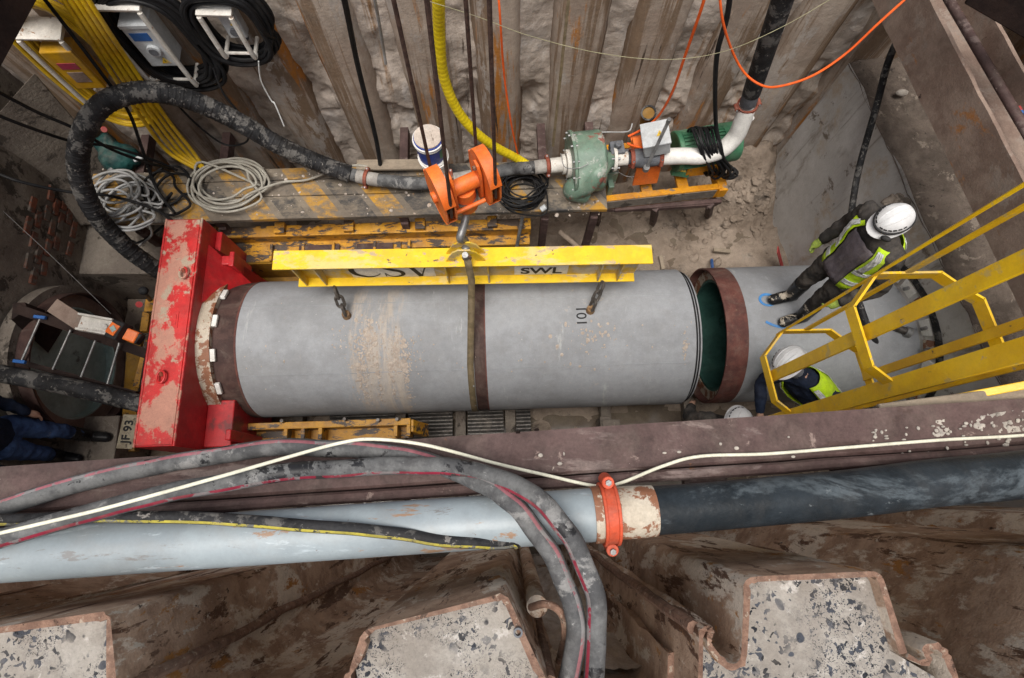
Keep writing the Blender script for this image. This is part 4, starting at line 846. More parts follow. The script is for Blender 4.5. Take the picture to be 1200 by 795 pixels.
# serif letters C S V drawn as strokes of changing width
def stroke(b, pts, wid, org, r_, u_):
    path = smooth_path([V(x, y, 0) for x, y in pts], 8); n = len(path); vs = []
    for i, p in enumerate(path):
        t = (path[min(n - 1, i + 1)] - path[max(0, i - 1)]).normalized(); nn = V(-t.y, t.x, 0); w = wid(i / (n - 1)) / 2
        for q in (p + nn * w, p - nn * w): vs.append(org + r_ * q.x + u_ * q.y)
    d = (r_.cross(u_)) * .002
    b.add([v + d for v in vs], [(2 * i, 2 * i + 1, 2 * i + 3, 2 * i + 2) for i in range(n - 1)])
def serif(s, org, h, r_, u_, parent):
    b = MB()
    if s == 'C':
        stroke(b, [(.80 * h, .72 * h), (.66 * h, .93 * h), (.42 * h, .98 * h), (.12 * h, .80 * h), (.03 * h, .5 * h), (.12 * h, .2 * h), (.42 * h, .02 * h), (.68 * h, .08 * h), (.84 * h, .26 * h)], lambda t: h * (.03 + .14 * math.sin(math.pi * t) ** 2), org, r_, u_)
        stroke(b, [(.80 * h, .70 * h), (.81 * h, .97 * h)], lambda t: .035 * h, org, r_, u_)
    if s == 'S':
        stroke(b, [(.58 * h, .74 * h), (.50 * h, .94 * h), (.32 * h, .98 * h), (.13 * h, .86 * h), (.14 * h, .66 * h), (.34 * h, .52 * h), (.56 * h, .38 * h), (.60 * h, .16 * h), (.42 * h, .02 * h), (.20 * h, .04 * h), (.07 * h, .28 * h)], lambda t: h * (.03 + .14 * math.sin(math.pi * t) ** 2), org, r_, u_)
        stroke(b, [(.58 * h, .74 * h), (.58 * h, .97 * h)], lambda t: .03 * h, org, r_, u_); stroke(b, [(.07 * h, .03 * h), (.07 * h, .28 * h)], lambda t: .03 * h, org, r_, u_)
    if s == 'V':
        stroke(b, [(.12 * h, .97 * h), (.27 * h, .5 * h), (.42 * h, .0 * h)], lambda t: .15 * h, org, r_, u_); stroke(b, [(.72 * h, .97 * h), (.57 * h, .5 * h), (.44 * h, .0 * h)], lambda t: .045 * h, org, r_, u_)
        for x in (.12, .72): stroke(b, [((x - .14) * h, .975 * h), ((x + .14) * h, .975 * h)], lambda t: .035 * h, org, r_, u_)
    b.build('letter', M['ink'], parent)
rr_, uu = rs @ V(1, 0, 0), V(0, 0, 1)
hh = .30
for s, px in (('C', 410), ('S', 446), ('V', 474)): serif(s, sb(web_pt(px), -.0125, sz - .385), hh, rr_, uu, sp)
c2_ = panel(603, 667)
text('letter_panel_text', 'SWL', sb(web_pt(635), -.0125, sz - .31), .19, rr_, uu, M['ink'], sp, bold=.004)
# lifting lug
hx = web_pt(545)
b = MB(); cc = sb(web_pt(548), 0, sz)
for s in (-1, 1):
    pts = [cc + rs @ V(x, s * .035 - .006, z) for x, z in ((-.17, 0), (-.15, .05), (-.10, .17), (-.05, .215), (.05, .215), (.10, .17), (.15, .05), (.17, 0), (.10, 0), (.075, .09), (.03, .14), (-.03, .14), (-.075, .09), (-.10, 0))]
    b.prism(pts, rs @ V(0, .014, 0))
b.build('lifting_lug', M['yellow'], sp, bevel=.002)
M['anchor'] = mat('rusty_yellow_clutch', (.25, .15, .07), (.14, .08, .045), 30, .7, bump=.3)
# chains to the pipe anchors
def chain(name_label, a, c, link, r, grp=None):
    root = thing('lifting_chain', name_label, 'chain', tuple(c), grp); d = (c - a); n = max(2, round(d.length / (link * 1.35))); d_ = d.normalized(); s1_ = d_.orthogonal().normalized(); s2_ = d_.cross(s1_)
    st = d.length / n
    for i in range(n):
        m_ = a + d_ * st * (i + .5); w = (s1_ * .8 + s2_ * .6) if i % 2 else (s2_ * .8 - s1_ * .6)
        pts = [m_ + d_ * (math.cos(t) * link * .5 + (link * .32 if math.cos(t) > 0 else -link * .32)) + w * (math.sin(t) * link * .45) for t in [k * math.pi / 8 for k in range(16)]]
        MB().tube(pts, r, 8, closed=True).build('link', M['chain'], root)
    return root
for lab, (t_, g_) in {'left': ((392, 338), (408, 372)), 'right': ((706, 332), (691, 366))}.items():
    a_ = at(*t_, 1.86); q = at(*g_, 1.56); aa = math.asin((q.y - PY) / PR) if abs(q.y - PY) < PR else 0; q = joint_pt(q.x, aa, PR)
    tr = chain('rusty lifting chain from the %s end of the yellow beam to the pipe' % lab, a_, q + V(0, 0, .05), .074, .0145, 'lifting chains under the beam')
    e = V(0, math.sin(aa), math.cos(aa)); MB().cyl(q - e * .01, q + e * .06, .045, .038, n=10).build('anchor_clutch', M['anchor'], tr, bevel=.004)
# ================================================================ HOOK BLOCK
HZ = 2.98
hb = thing('hook_block', 'orange twin sheave crane hook block hanging from four rusty ropes', 'hook block', tuple(at(545, 262, 2.6)))
L1, L2 = at(517, 228, HZ), at(569, 205, HZ)
hax = (L2 - L1).normalized(); hp = V(-hax.y, hax.x, 0)
def hbp(c, f, up): return c + hp * f + V(0, 0, up)
def plate_outline(c, r, ext, drop):       # rounded tall cheek
    pts = []
    for k in range(15): a = math.pi * k / 14; pts.append(hbp(c, r * math.cos(a), ext + r * math.sin(a)))
    for k in range(15): a = math.pi + math.pi * k / 14; pts.append(hbp(c, r * math.cos(a), -drop + r * math.sin(a)))
    return pts
for s, c_ in ((-1, L1), (1, L2)):
    for o_ in (-.045, .03):
        b = MB(); b.prism(plate_outline(c_ + hax * o_, .185, .05, .06), hax * .016); b.build('cheek_plate', M['orange'], hb, bevel=.004)
    # rim cover joining the cheeks, open where the ropes enter
    b = MB()
    out = plate_outline(V(0, 0, 0), .187, .05, .06); n = len(out)
    cen_ = sum(out, V(0, 0, 0)) / n
    for lo_i, hi_i in ((4, 13), (18, 31)):          # two guards, open at the back top and at the front
        vs = []
        for i in range(lo_i, hi_i + 1):
            p_ = out[i % n]; nn = (p_ - cen_).normalized() * .010; base_ = c_ + p_ - hax * .047
            vs += [base_, base_ + nn, base_ + nn + hax * .094, base_ + hax * .094]
        m_ = hi_i - lo_i
        b.add(vs, [(q * 4 + w, q * 4 + (w + 1) % 4, q * 4 + 4 + (w + 1) % 4, q * 4 + 4 + w) for q in range(m_) for w in range(4)] + [(3, 2, 1, 0), (m_ * 4, m_ * 4 + 1, m_ * 4 + 2, m_ * 4 + 3)])
    b.build('rim_guard', M['orange'], hb)
    MB().cyl(c_ - hax * .022, c_ + hax * .022, .155, n=32).build('sheave', M['chain'], hb, bevel=.006)
    b = MB(); b.cyl(c_ - hax * .075, c_ + hax * .075, .045, n=20); b.build('axle_boss', M['orange'], hb, bevel=.004)
    ci = c_ - hax * s * .075
    b = MB(); b.prism([hbp(ci, f, u) for f, u in ((-.07, .14), (-.03, .20), (.03, .20), (.07, .14), (.08, -.15), (.03, -.26), (-.03, -.26), (-.08, -.15))], hax * .022); b.build('hanger_plate', M['orange'], hb, bevel=.005)
    MB().cyl(hbp(ci, 0, .15) - hax * .02, hbp(ci, 0, .15) + hax * .04, .018, n=8).build('pin', M['pile_edge'], hb)
MB().cyl(L1 + hax * .06, L2 - hax * .06, .062, n=28).build('crosshead', M['orange'], hb)
MB().cyl(hbp(L1, -.10, -.17) + hax * .06, hbp(L2, -.10, -.17) - hax * .06, .018, n=12).build('tie_bar', M['orange'], hb)
mc = (L1 + L2) / 2
b = MB(); b.cyl(mc + V(0, 0, -.05), mc + V(0, 0, -.17), .085, n=28); b.cyl(mc + V(0, 0, -.18), mc + V(0, 0, -.30), .10, .095, n=28); b.build('swivel_body', M['orange'], hb, bevel=.006)
MB().ring(mc + V(0, 0, -.175), (0, 0, 1), .104, .08, .012, 28).build('swivel_groove', M['chain'], hb)
hk0 = mc + V(0, 0, -.30); lugp = cc + V(0, 0, .16)
path = smooth_path([hk0 + V(0, 0, .02), hk0 * .7 + lugp * .3, lugp + V(-.02, .05, .12), lugp + V(0, .07, .03), lugp + V(.01, .03, -.04), lugp + V(.01, -.05, -.03), lugp + V(.01, -.07, .04)], 8)
MB().tube(path, lambda t: .026 + .012 * math.sin(math.pi * t), 12).build('hook', M['steel'], hb)
for i, ((px, py), top, cc_) in enumerate((((499, 190), (459, -10), L1), ((524, 262), (499, -10), L1), ((556, 170), (545, -10), L2), ((584, 232), (573, -10), L2))):
    lo_ = cc_ + hp * (-.172 if i % 2 else .150) + V(0, 0, -.07 if i % 2 else .05)
    # top end: the same plan direction, nearly vertical rope through pixel top
    best = None
    for k in range(400):
        z = HZ + .3 + k * .009; q = at(*top, z); dd_ = (q - lo_); e = math.hypot(dd_.x, dd_.y) / dd_.z
        if best is None or e < best[0]: best = (e, q)
    q = best[1]; d_ = (q - lo_); far = lo_ + d_ * (7.0 / d_.z)
    tag(MB().tube([lo_, far], .0125, 8).build('wire_rope', M['rope']), '%s rusty wire rope from the left holding the orange hook block' % ORD[i], 'wire rope', 'wire ropes of the hook block')
# webbing sling from the hook round the joint
sa = lugp + V(.02, -.07, -.02); sl = thing('lifting_sling', 'flat brown webbing sling from the hook down round the pipe joint', 'sling', tuple(sa))
xs_ = at(553, 440, 1.3).x
pts = [sa, at(550, 325, 1.95) + V(0, -.0, 0)]
for t in range(9):
    a_ = -.42 - t * .28; pts.append(joint_pt(xs_ + .0, a_, PR + .012))
p_s = joint_pt(xs_, -.42, PR + .012)
pts = [sa, at(549, 300, 2.36), at(550, 320, 2.2)] + pts[2:]
path = [sa]
f0 = at(549, 312, sz + .02); 
path = [sa, V(sa.x + .01, sy - .12, sz + .03), V(sa.x + .015, sy - .14, sz - .2)] + [joint_pt(xs_, -.55 - .22 * t, PR + .01) for t in range(10)]
b = MB(); vs = []
path = path[:3] + path[3:]
for p in path: vs += [p + V(-.031, 0, 0), p + V(.031, 0, 0)]
b.add(vs, [(2 * i, 2 * i + 1, 2 * i + 3, 2 * i + 2) for i in range(len(path) - 1)])
o = b.build('webbing', M['strap'], sl, angle=60); so = o.modifiers.new('thickness', 'SOLIDIFY'); so.thickness = .008
q = [sa + V(.03 * math.cos(t), 0, .045 * math.sin(t)) for t in [i * math.pi / 8 for i in range(16)]]
MB().tube(q, .011, 8, closed=True).build('shackle', M['pile_edge'], sl)
# ================================================================ DECK WITH HAZARD STRIPES
DZ = 1.42
rows = [(195, 208), (209, 227), (228, 254)]
def deck_y(py, px=420): return at(px, py, DZ).y
dx0, dx1 = at(105, 225, DZ).x, at(712, 245, DZ).x
yrot = Matrix.Rotation(R(.3), 3, 'Z')
for i, (a_, c_) in enumerate(rows):
    y0_, y1_ = deck_y(c_), deck_y(a_); b = MB(); n = 60
    x1_ = dx1 - (.0 if i == 2 else .12); x0_ = dx0 + .1 * i; vs = []
    for k in range(n + 1):
        x = x0_ + (x1_ - x0_) * k / n; w = .006 * fbm((x * 2, i, 0)); dz = .008 * fbm((x, i * 3, 5))
        vs += [V(x, y0_ + w, DZ + dz - .055), V(x, y1_ + w, DZ + dz - .055), V(x, y1_ + w, DZ + dz), V(x, y0_ + w, DZ + dz)]
    b.add(vs, [(4 * k + q, 4 * k + (q + 1) % 4, 4 * k + 4 + (q + 1) % 4, 4 * k + 4 + q) for k in range(n) for q in range(4)] + [(0, 1, 2, 3), (4 * n, 4 * n + 3, 4 * n + 2, 4 * n + 1)])
    tag(b.build('deck_plank', M['hazard'], bevel=.004), '%s hazard striped walkway plank, counted from the back wall' % ORD[i], 'plank', 'hazard striped walkway planks')
for i, px in enumerate((150, 250, 470, 640, 700)):
    x = at(px, 250, DZ).x; b = MB(); b.box((x, (deck_y(254) + 4.0) / 2, DZ - .13), (.09, 4.0 - deck_y(254) - .05, .13)); b.box((x, deck_y(250), (DZ - .2) / 2), (.08, .08, DZ - .2))
    tag(b.build('deck_bearer', M['rust'], bevel=.004), 'rusty bearer and leg under the striped walkway, %s from the left' % ORD[i], 'bearer', 'bearers under the walkway')
b = MB(); b.bar(at(418, 194, DZ + .10), at(520, 193, DZ + .10), .12, .03); tag(b.build('loose_plank', M['wood'], bevel=.004), 'pale loose plank lying against the wall behind the orange hook block', 'plank')
b = MB(); b.cyl(at(612, 255, 1.3), at(600, 320, .5) , .02); tag(b.build('steel_rod', M['steel']), 'short grey rod leaning by the yellow frame under the walkway', 'rod')
b = MB(); b.bar(V(.75, 2.85, .75), V(.95, 3.05, .1), .3, .06); tag(b.build('mud_caked_rubble', M['mud'], bevel=.02), 'mud caked scrap under the end of the walkway', 'scrap')
def f_deck(r):
    px, py = r.uniform(120, 705), r.uniform(197, 253); p = at(px, py, DZ); p.z = DZ + .003; return p
clods('deck_grit', 'grit and mud crumbs scattered over the striped walkway', 260, f_deck, .003, .018, M['crust'], 8)
# buckets
def bucket(c, r0, r1, h, m, ml, label, fill=True):
    root = thing('plastic_bucket', label, 'bucket', tuple(c), 'buckets stacked at the back wall')
    MB().tube([c, c + V(0, 0, h)], lambda t: r0 + (r1 - r0) * t, 28).build('pail', m, root, bevel=.004)
    b = MB(); b.ring(c + V(0, 0, h - .03), (0, 0, 1), r1 + .012, r1 - .004, .012, 28); b.ring(c + V(0, 0, h - .06), (0, 0, 1), r1 + .009, r1 - .004, .01, 28); b.build('rim', ml, root)
    return root
bc = at(513, 206, DZ)
bc.y = min(bc.y, 3.80)
r1_ = bucket(bc, .125, .145, .38, M['white'], M['white'], 'white plastic bucket under the blue one at the back wall')
r2_ = bucket(bc + V(-.01, 0, .33), .125, .142, .34, M['blue'], M['white'], 'blue plastic bucket of sand standing in the white one')
MB().cyl(bc + V(-.01, 0, .66), bc + V(-.01, 0, .685), .134, n=24).build('sand_fill', M['crust'], r2_)
q = bc + V(-.01, 0, .33); b = MB(); b.ring(q + V(0, 0, .12), (0, 0, 1), .1365, .134, .12, 12, a0=math.pi * 1.5, a1=math.pi * 1.5 + .8); b.build('label_patch', M['green_motor'], r2_)
# ================================================================ BIG SUCTION HOSE AND PIPING
hz = DZ + .16
big = thing('suction_hose', 'big dusty black suction hose looping from the red frame to the pump', 'hose', tuple(at(100, 200, 1.6)))
path = smooth_path([at(230, 352, .75), at(192, 322, 1.0), at(150, 292, 1.35), at(113, 252, 1.75), at(93, 205, 2.15), at(96, 160, 2.45), at(120, 123, 2.6), at(165, 108, 2.6), at(215, 115, 2.45), at(270, 138, 2.2), at(330, 172, 1.9), at(380, 194, 1.68), at(410, 204, hz)], 10)
hv_ = MB().tube(path, .090, 24)
hp2 = []
acc = 0
for i in range(len(path) - 1):
    for q in range(4): hp2.append(path[i].lerp(path[i + 1], q / 4))
MB().tube(hp2, .089, 24).build('hose', M['rubber'], big)
bb = MB()
tot = 0
for i in range(1, len(hp2) - 1):
    tot += (hp2[i] - hp2[i - 1]).length
    if tot > .055: tot = 0; t_ = (hp2[i + 1] - hp2[i - 1]).normalized(); bb.tube([hp2[i] - t_ * .010, hp2[i] - t_ * .004, hp2[i] + t_ * .004, hp2[i] + t_ * .010], lambda t: .0895 if t < .2 or t > .8 else .0925, 24)
bb.build('wire_ridges', M['rubber'], big)
k1_, k2_ = at(680, 240, 1.28), at(845, 222, 1.28); va_ = (k2_ - k1_).normalized(); vc_ = at(686, 190, 1.72)
w_ = [at(405, 203, hz), at(430, 209, hz), at(460, 213, hz), at(500, 215, hz), at(560, 206, hz + .02), at(600, 198, hz + .05), vc_ - va_ * .62, vc_ - va_ * .37]
wp = smooth_path(w_, 8)
MB().tube(wp, .066, 24).build('hose_end', M['rubber_grey'], big)
M['pale_hose'] = mat('pale_hose_ferrule', (.34, .32, .29), (.25, .23, .21), 12, .7, layers=(((.12, .1, .09), 20, .6, .7, S3),), bump=.2)
for t0, t1 in ((.10, .22), (.44, .56), (.90, .99)):
    i0, i1 = int(t0 * len(wp)), int(t1 * len(wp)); MB().tube(wp[i0:i1 + 1], .069, 24).build('ferrule', M['pale_hose'], big)
def tang(pts, i): return (pts[min(len(pts) - 1, i + 1)] - pts[max(0, i - 1)]).normalized()
for i, fr in enumerate((.16, .50, .985)):
    k = int(fr * (len(wp) - 1)); coupling(wp[k], tang(wp, k), .073, .035, M['coupling'], ('red brown clamp where the big black hose meets the deck', 'red brown clamp left of the orange hook block', 'red brown clamp on the white inlet of the green pump')[i], up=V(.1, .9, .5), grp='red brown pipe clamps')
# ================================================================ PUMP SET
pu = thing('pump_set', 'green slurry pump with motor on an orange and yellow skid', 'pump', tuple(at(760, 235, 1.2)))
k1, k2 = at(680, 240, 1.28), at(845, 222, 1.28); kd = (k2 - k1).normalized(); kn = V(-kd.y, kd.x, 0); KR = Matrix((kd, kn, V(0, 0, 1))).transposed()
def kp(s, n_, z): return k1 + kd * s + kn * n_ + V(0, 0, z - 1.28)
KL = (k2 - k1).length
for n_, nm in ((0, 'skid_channel'), (.62, 'skid_channel')):
    b = MB(); b.box(kp(KL / 2, n_, 1.22), (KL, .02, .19), KR); b.box(kp(KL / 2, n_ + .035, 1.285), (KL, .07, .015), KR); b.build(nm, M['orange_skid'], pu, bevel=.004)
b = MB(); b.box(kp(KL / 2, -.013, 1.22), (KL - .1, .006, .15), KR); b.build('dirty_side', M['concrete_dirty'], pu)
for s in (-.02, KL + .02): b = MB(); b.box(kp(s, .28, 1.23), (.10, .62, .15), KR); b.build('skid_end', M['orange_skid'], pu, bevel=.008)
for s in (.3, .75, 1.15): b = MB(); b.box(kp(s, .3, 1.25), (.12, .6, .05), KR); b.build('cross_member', M['orange_skid'], pu, bevel=.004)
# volute
vc = at(686, 190, 1.72); va = kd
b = MB(); b.tube([vc - va * .13, vc - va * .12, vc + va * .15, vc + va * .17, vc + va * .19], lambda t: (.30 if t < .6 else (.27 if t < .8 else .15)), 44); b.build('volute_casing', M['green'], pu, bevel=.02)
MB().cyl(vc - va * .16, vc - va * .13, .32, n=44).build('cover_plate', M['green'], pu, bevel=.004)
for i in range(12):
    a = 2 * math.pi * i / 12; e = kn * math.cos(a) + V(0, 0, math.sin(a)); q = vc - va * .16 + e * .297; MB().cyl(q - va * .02, q + va * .05, .012, n=6).build('bolt', M['steel'], pu)
MB().ring(vc - va * .20, va, .14, .07, .04, 28).build('inlet_flange', M['white_dirty'], pu)
MB().cyl(vc - va * .36, vc - va * .16, .075, n=24).build('inlet_pipe', M['white_dirty'], pu)
MB().ring(vc - va * .24, va, .10, .07, .03, 24).build('inlet_ring', M['white_dirty'], pu)
# discharge: from the low front of the volute swinging up to the flange
oz = 1.80
o1 = at(718, 187, oz)
path = smooth_path([vc + kn * -.22 + V(0, 0, -.2) - va * .03, at(672, 222, 1.62), at(688, 216, 1.72), at(700, 203, 1.84), at(710, 190, oz + .02), at(717, 187, oz)], 8)
MB().tube(path, lambda t: .12 - .045 * t, 24).build('discharge_bend', M['green'], pu)
pdx = (at(775, 184, oz) - o1).normalized()
MB().ring(o1, pdx, .12, .06, .03, 28).build('discharge_flange', M['white_dirty'], pu)
for i in range(6):
    a = 2 * math.pi * i / 6; e = pdx.cross(V(0, 0, 1)) * math.cos(a) + V(0, 0, math.sin(a)); q = o1 + e * .10; MB().cyl(q - pdx * .03, q + pdx * .06, .010, n=6).build('bolt', M['steel'], pu)
MB().cyl(o1 + pdx * .02, at(735, 186, oz), .068, n=24).build('stub_pipe', M['white_dirty'], pu)
# valve body
vb0, vb1 = at(740, 186, oz), at(772, 184, oz)
vv = thing('check_valve', 'grey cast valve body between two red brown clamps beside the pump', 'valve', tuple(vb0 - V(0, 0, .09)))
b = MB(); b.tube([vb0, vb0 * .7 + vb1 * .3, vb0 * .5 + vb1 * .5, vb1], lambda t: .086 if t < .2 or t > .9 else .096, 26); b.build('valve_body', M['cast_grey'], vv)
b = MB(); b.ring((vb0 + vb1) / 2, pdx, .10, .08, .015, 26); b.build('valve_seam', M['cast_grey'], vv)
coupling(vb0 - pdx * .0, pdx, .078, .04, M['coupling'], 'red brown clamp between pump flange and grey valve', up=V(.1, .9, -.3), grp='red brown pipe clamps')
coupling(vb1 + pdx * .01, pdx, .078, .04, M['coupling'], 'red brown clamp between grey valve and white elbow', up=V(.1, .9, -.3), grp='red brown pipe clamps')
lv0, lv1 = at(757, 198, oz + .12), at(783, 143, oz + .62)
b = MB(); b.bar(lv0, lv1, .03, .014, up=V(0, -1, 1)); b.cyl(lv0 - V(0, 0, .02), lv0 + V(0, 0, .03), .032, n=14); b.cyl(lv1 - V(0, 0, .01), lv1 + V(0, .0, .04), .02, n=10); b.build('lever', M['steel'], vv, bevel=.002)
# white elbow pipe and black riser
we = thing('white_pipe', 'bent white painted pipe from the valve up to the black riser', 'pipe', tuple(at(830, 184, oz)))
path = smooth_path([at(776, 184, oz), at(800, 183, oz), at(822, 183, oz + .01), at(845, 176, oz + .06), at(862, 160, oz + .20), at(870, 142, oz + .38), at(875, 127, oz + .52)], 10)
MB().tube(path, .082, 28).build('pipe_bend', M['white'], we)
p_ = at(872, 139, oz + .42); MB().ball(p_ + V(.07, .0, .0), .026, 8).build('bleed_plug', M['white'], we)
top_ = path[-1]; td = tang(path, len(path) - 1)
r0_, r1_ = at(877, 120, oz + .58), at(917, 0, oz + 1.75)
rdv = (r1_ - r0_).normalized()
coupling(at(876, 123, oz + .55), rdv, .078, .04, M['coupling'], 'red brown clamp at the top of the white bent pipe', up=V(.9, .1, 0), grp='red brown pipe clamps')
rs_ = thing('riser_pipe', 'black riser pipe climbing the back wall to the top edge of the photo', 'pipe', tuple(r0_))
MB().cyl(r0_, r0_ + rdv * .16, .074, n=26).build('grey_cuff', M['cast_grey'], rs_)
MB().tube([r0_ + rdv * .14, r1_, r1_ + rdv * 1.6], .078, 26).build('hose', M['rubber'], rs_)
# bearing housing, coupling, motor
m1 = kp(.45, .33, 1.55); b = MB(); b.tube([vc + va * .16, vc + va * .22, vc + va * .24, vc + va * .42, vc + va * .44, vc + va * .50], lambda t: (.11 if t < .3 else .085), 24); b.build('bearing_housing', M['cast_grey'], pu, bevel=.004)
b = MB(); q = vc + va * .30; b.box(V(q.x, q.y, 1.42) , (.12, .16, .32), KR); b.box(V(q.x, q.y - .12, 1.36), (.06, .10, .2), KR); b.build('pedestal', M['green'], pu, bevel=.01)
b = MB(); q = vc + va * .30 + V(0, .02, .13); b.box(q, (.14, .14, .10), KR); b.cyl(q + V(0, 0, .05), q + V(0, 0, .11), .035, n=12); b.build('seal_block', M['cast_grey'], pu, bevel=.01)
b = MB(); b.box(kp(.33, .30, 1.40), (.05, .16, .24), KR, taper=.8); b.build('pedestal', M['blue'], pu, bevel=.004)
# orange coupling guard, folded plate
g0, g1 = at(741, 218, 1.42), at(770, 215, 1.42); h0, h1 = at(748, 190, 1.80), at(777, 187, 1.80)
b = MB(); b.hexa([g0, g1, g1 + V(0, .02, 0), g0 + V(0, .02, 0)], [h0, h1, h1 + V(0, .02, 0), h0 + V(0, .02, 0)]); t0_, t1_ = at(738, 160, 1.86), at(764, 157, 1.86); b.hexa([h0, h1, h1 + V(0, .02, -.01), h0 + V(0, .02, -.01)], [t0_, t1_, t1_ + V(0, .01, -.02), t0_ + V(0, .01, -.02)]); b.build('coupling_guard', M['orange'], pu, bevel=.003)
# motor
mo0, mo1 = at(790, 178, 1.62), at(858, 166, 1.62); ma = (mo1 - mo0).normalized()
mm = thing('electric_motor', 'finned green electric motor at the right end of the pump skid', 'motor', tuple(mo0 - V(0, 0, .3)))
MB().cyl(mo0, mo1, .175, n=36).build('body', M['green_motor'], mm, bevel=.01)
msd = ma.cross(V(0, 0, 1)).normalized()
b = MB()
for i in range(30):
    a = 2 * math.pi * i / 30; e = msd * math.cos(a) + V(0, 0, math.sin(a)); b.bar(mo0 + ma * .05 + e * .175, mo1 - ma * .12 + e * .175, .007, .05, up=e)
o = b.build('cooling_fins', M['green_motor'], mm)
for q, w, r_ in ((mo0, .05, .205), (mo1 - ma * .14, .17, .20)): MB().tube([q, q + ma * w], r_, 32).build('end_bell', M['green_motor'], mm, bevel=.01)
b = MB(); b.box((mo0 + mo1) / 2 + msd * .0 - V(0, .0, .24), (.34, .34, .06), KR); b.box((mo0 + mo1) / 2 - V(0, .17, .16), (.3, .05, .16), KR); b.build('feet', M['orange_skid'], mm, bevel=.006)
def hazard_tri(c, s, r_, u_, parent, par2=None):
    n_ = r_.cross(u_).normalized(); b = MB(); pts = [c + r_ * s * math.cos(a) + u_ * s * math.sin(a) for a in (math.pi / 2, math.pi * 7 / 6, math.pi * 11 / 6)]
    b.prism(pts, n_ * .003); b.build('warning_sign', M['yellow'], parent)
    b = MB(); z = [(0, .5), (-.16, 0), (.02, .02), (-.08, -.34), (.2, .1), (.04, .08), (.12, .5)]; b.prism([c + n_ * .003 + r_ * x * s * .8 + u_ * y * s * .8 for x, y in z], n_ * .002); b.build('bolt_symbol', M['ink'], parent)
# lower green terminal skirt with a warning sign
a1_, a2_, a3_, a4_ = at(786, 206, 1.40), at(806, 209, 1.38), at(816, 192, 1.55), at(797, 190, 1.56)
b = MB(); b.hexa([a1_, a2_, a2_ + V(0, .06, -.02), a1_ + V(0, .06, -.02)], [a4_, a3_, a3_ + V(0, .06, 0), a4_ + V(0, .06, 0)]); b.build('terminal_cover', M['green_motor'], mm, bevel=.004)
r_ = (a2_ - a1_).normalized(); u_ = (a4_ - a1_); u_ = (u_ - r_ * u_.dot(r_)).normalized(); hazard_tri((a1_ + a2_ + a3_ + a4_) / 4 + r_.cross(u_) * .008, .035, r_, u_, mm)
# white junction box on top
jb = thing('junction_box', 'pale grey junction box with a small warning triangle on the pump', 'junction box', tuple(at(770, 165, 1.9)))
jr = Matrix.Rotation(R(2), 3, 'Z') @ Matrix.Rotation(R(-14), 3, 'Y'); jc = at(768, 164, 2.0)
b = MB(); b.box(jc, (.25, .25, .17), jr); b.build('enclosure', M['box_grey'], jb, bevel=.012)
b = MB(); b.box(jc + jr @ V(0, 0, .095), (.265, .265, .03), jr); b.build('lid', M['box_grey'], jb, bevel=.008)
hazard_tri(jc + jr @ V(.04, -.02, .112), .04, jr @ V(1, 0, 0), jr @ V(0, 1, 0), jb)
b = MB(); q = at(757, 180, 1.9); b.box(at(750, 176, 1.75), (.2, .1, .3), KR); b.build('bracket', M['orange'], pu, bevel=.004)
# wet rubble under skid
b = MB(); b.box(at(833, 238, 1.05), (.16, .10, .05), Matrix.Rotation(.4, 3, 'Z')); b.bar(at(720, 246, 1.1), at(845, 236, 1.1), .05, .05); tag(b.build('timber_packer', M['rust'], bevel=.006), 'dark timber and steel packer under the pump skid', 'packer')
b = MB(); b.bar(at(700, 262, .0) , at(700, 245, 1.1), .07, .07); b.bar(at(765, 262, 0), at(768, 244, 1.1), .07, .07); b.bar(at(830, 254, .0), at(832, 240, 1.1), .07, .07)
b.bar(at(700, 245, 1.08), at(770, 243, 1.08), .06, .06); b.bar(at(770, 243, 1.08), at(832, 239, 1.08), .06, .06)
tag(b.build('skid_stand', M['rust'], bevel=.004), 'rusty trestle carrying the pump skid over the mud', 'trestle')
# black cable bundle over motor
rnd = random.Random(11)
for i in range(9):
    ox_ = (i - 4) * .022
    base = [at(812 + i * 3.2, 150, 1.95), at(816 + i * 3.2, 148, 2.0), at(822 + i * 3, 165, 1.98), at(828 + i * 3 + rnd.uniform(-2, 2), 182, 1.80), at(832 + i * 3.4 + rnd.uniform(-3, 3), 198, 1.60), at(838 + i * 3 + rnd.uniform(-5, 5), 207 + rnd.uniform(-4, 4), 1.5), at(825 + i * 3, 200, 1.50), at(810 + i * 3, 188, 1.6), at(806 + i * 3, 160, 1.9)]
    o = MB().tube(smooth_path(base, 6, closed=True), .012, 8, closed=True).build('coil_loop', M['black'], None if i == 0 else cb) if False else None
cbp = []
for i in range(9):
    j = lambda s: rnd.uniform(-s, s)
    cbp += [at(810 + i * 3.6 + j(1), 150 + j(1), 1.98), at(817 + i * 3.4 + j(1), 168 + j(1), 1.99), at(824 + i * 3.2 + j(2), 184 + j(2), 1.86), at(832 + i * 3.4 + j(3), 200 + j(3), 1.62), at(826 + i * 3 + j(3), 206 + j(3), 1.45), at(812 + i * 3.2 + j(2), 180, 1.45), at(806 + i * 3.4, 156, 1.75)]
tag(MB().tube(smooth_path(cbp, 6), .0125, 8).build('cable_coil', M['black']), 'black cable wound round the green motor', 'cable coil')
coil('cable_coil', 'small black cable loops at the right end of the pump skid', at(850, 205, 1.38), .10, .07, 4, .011, M['black'], 1.38, seed=6, jit=.03)
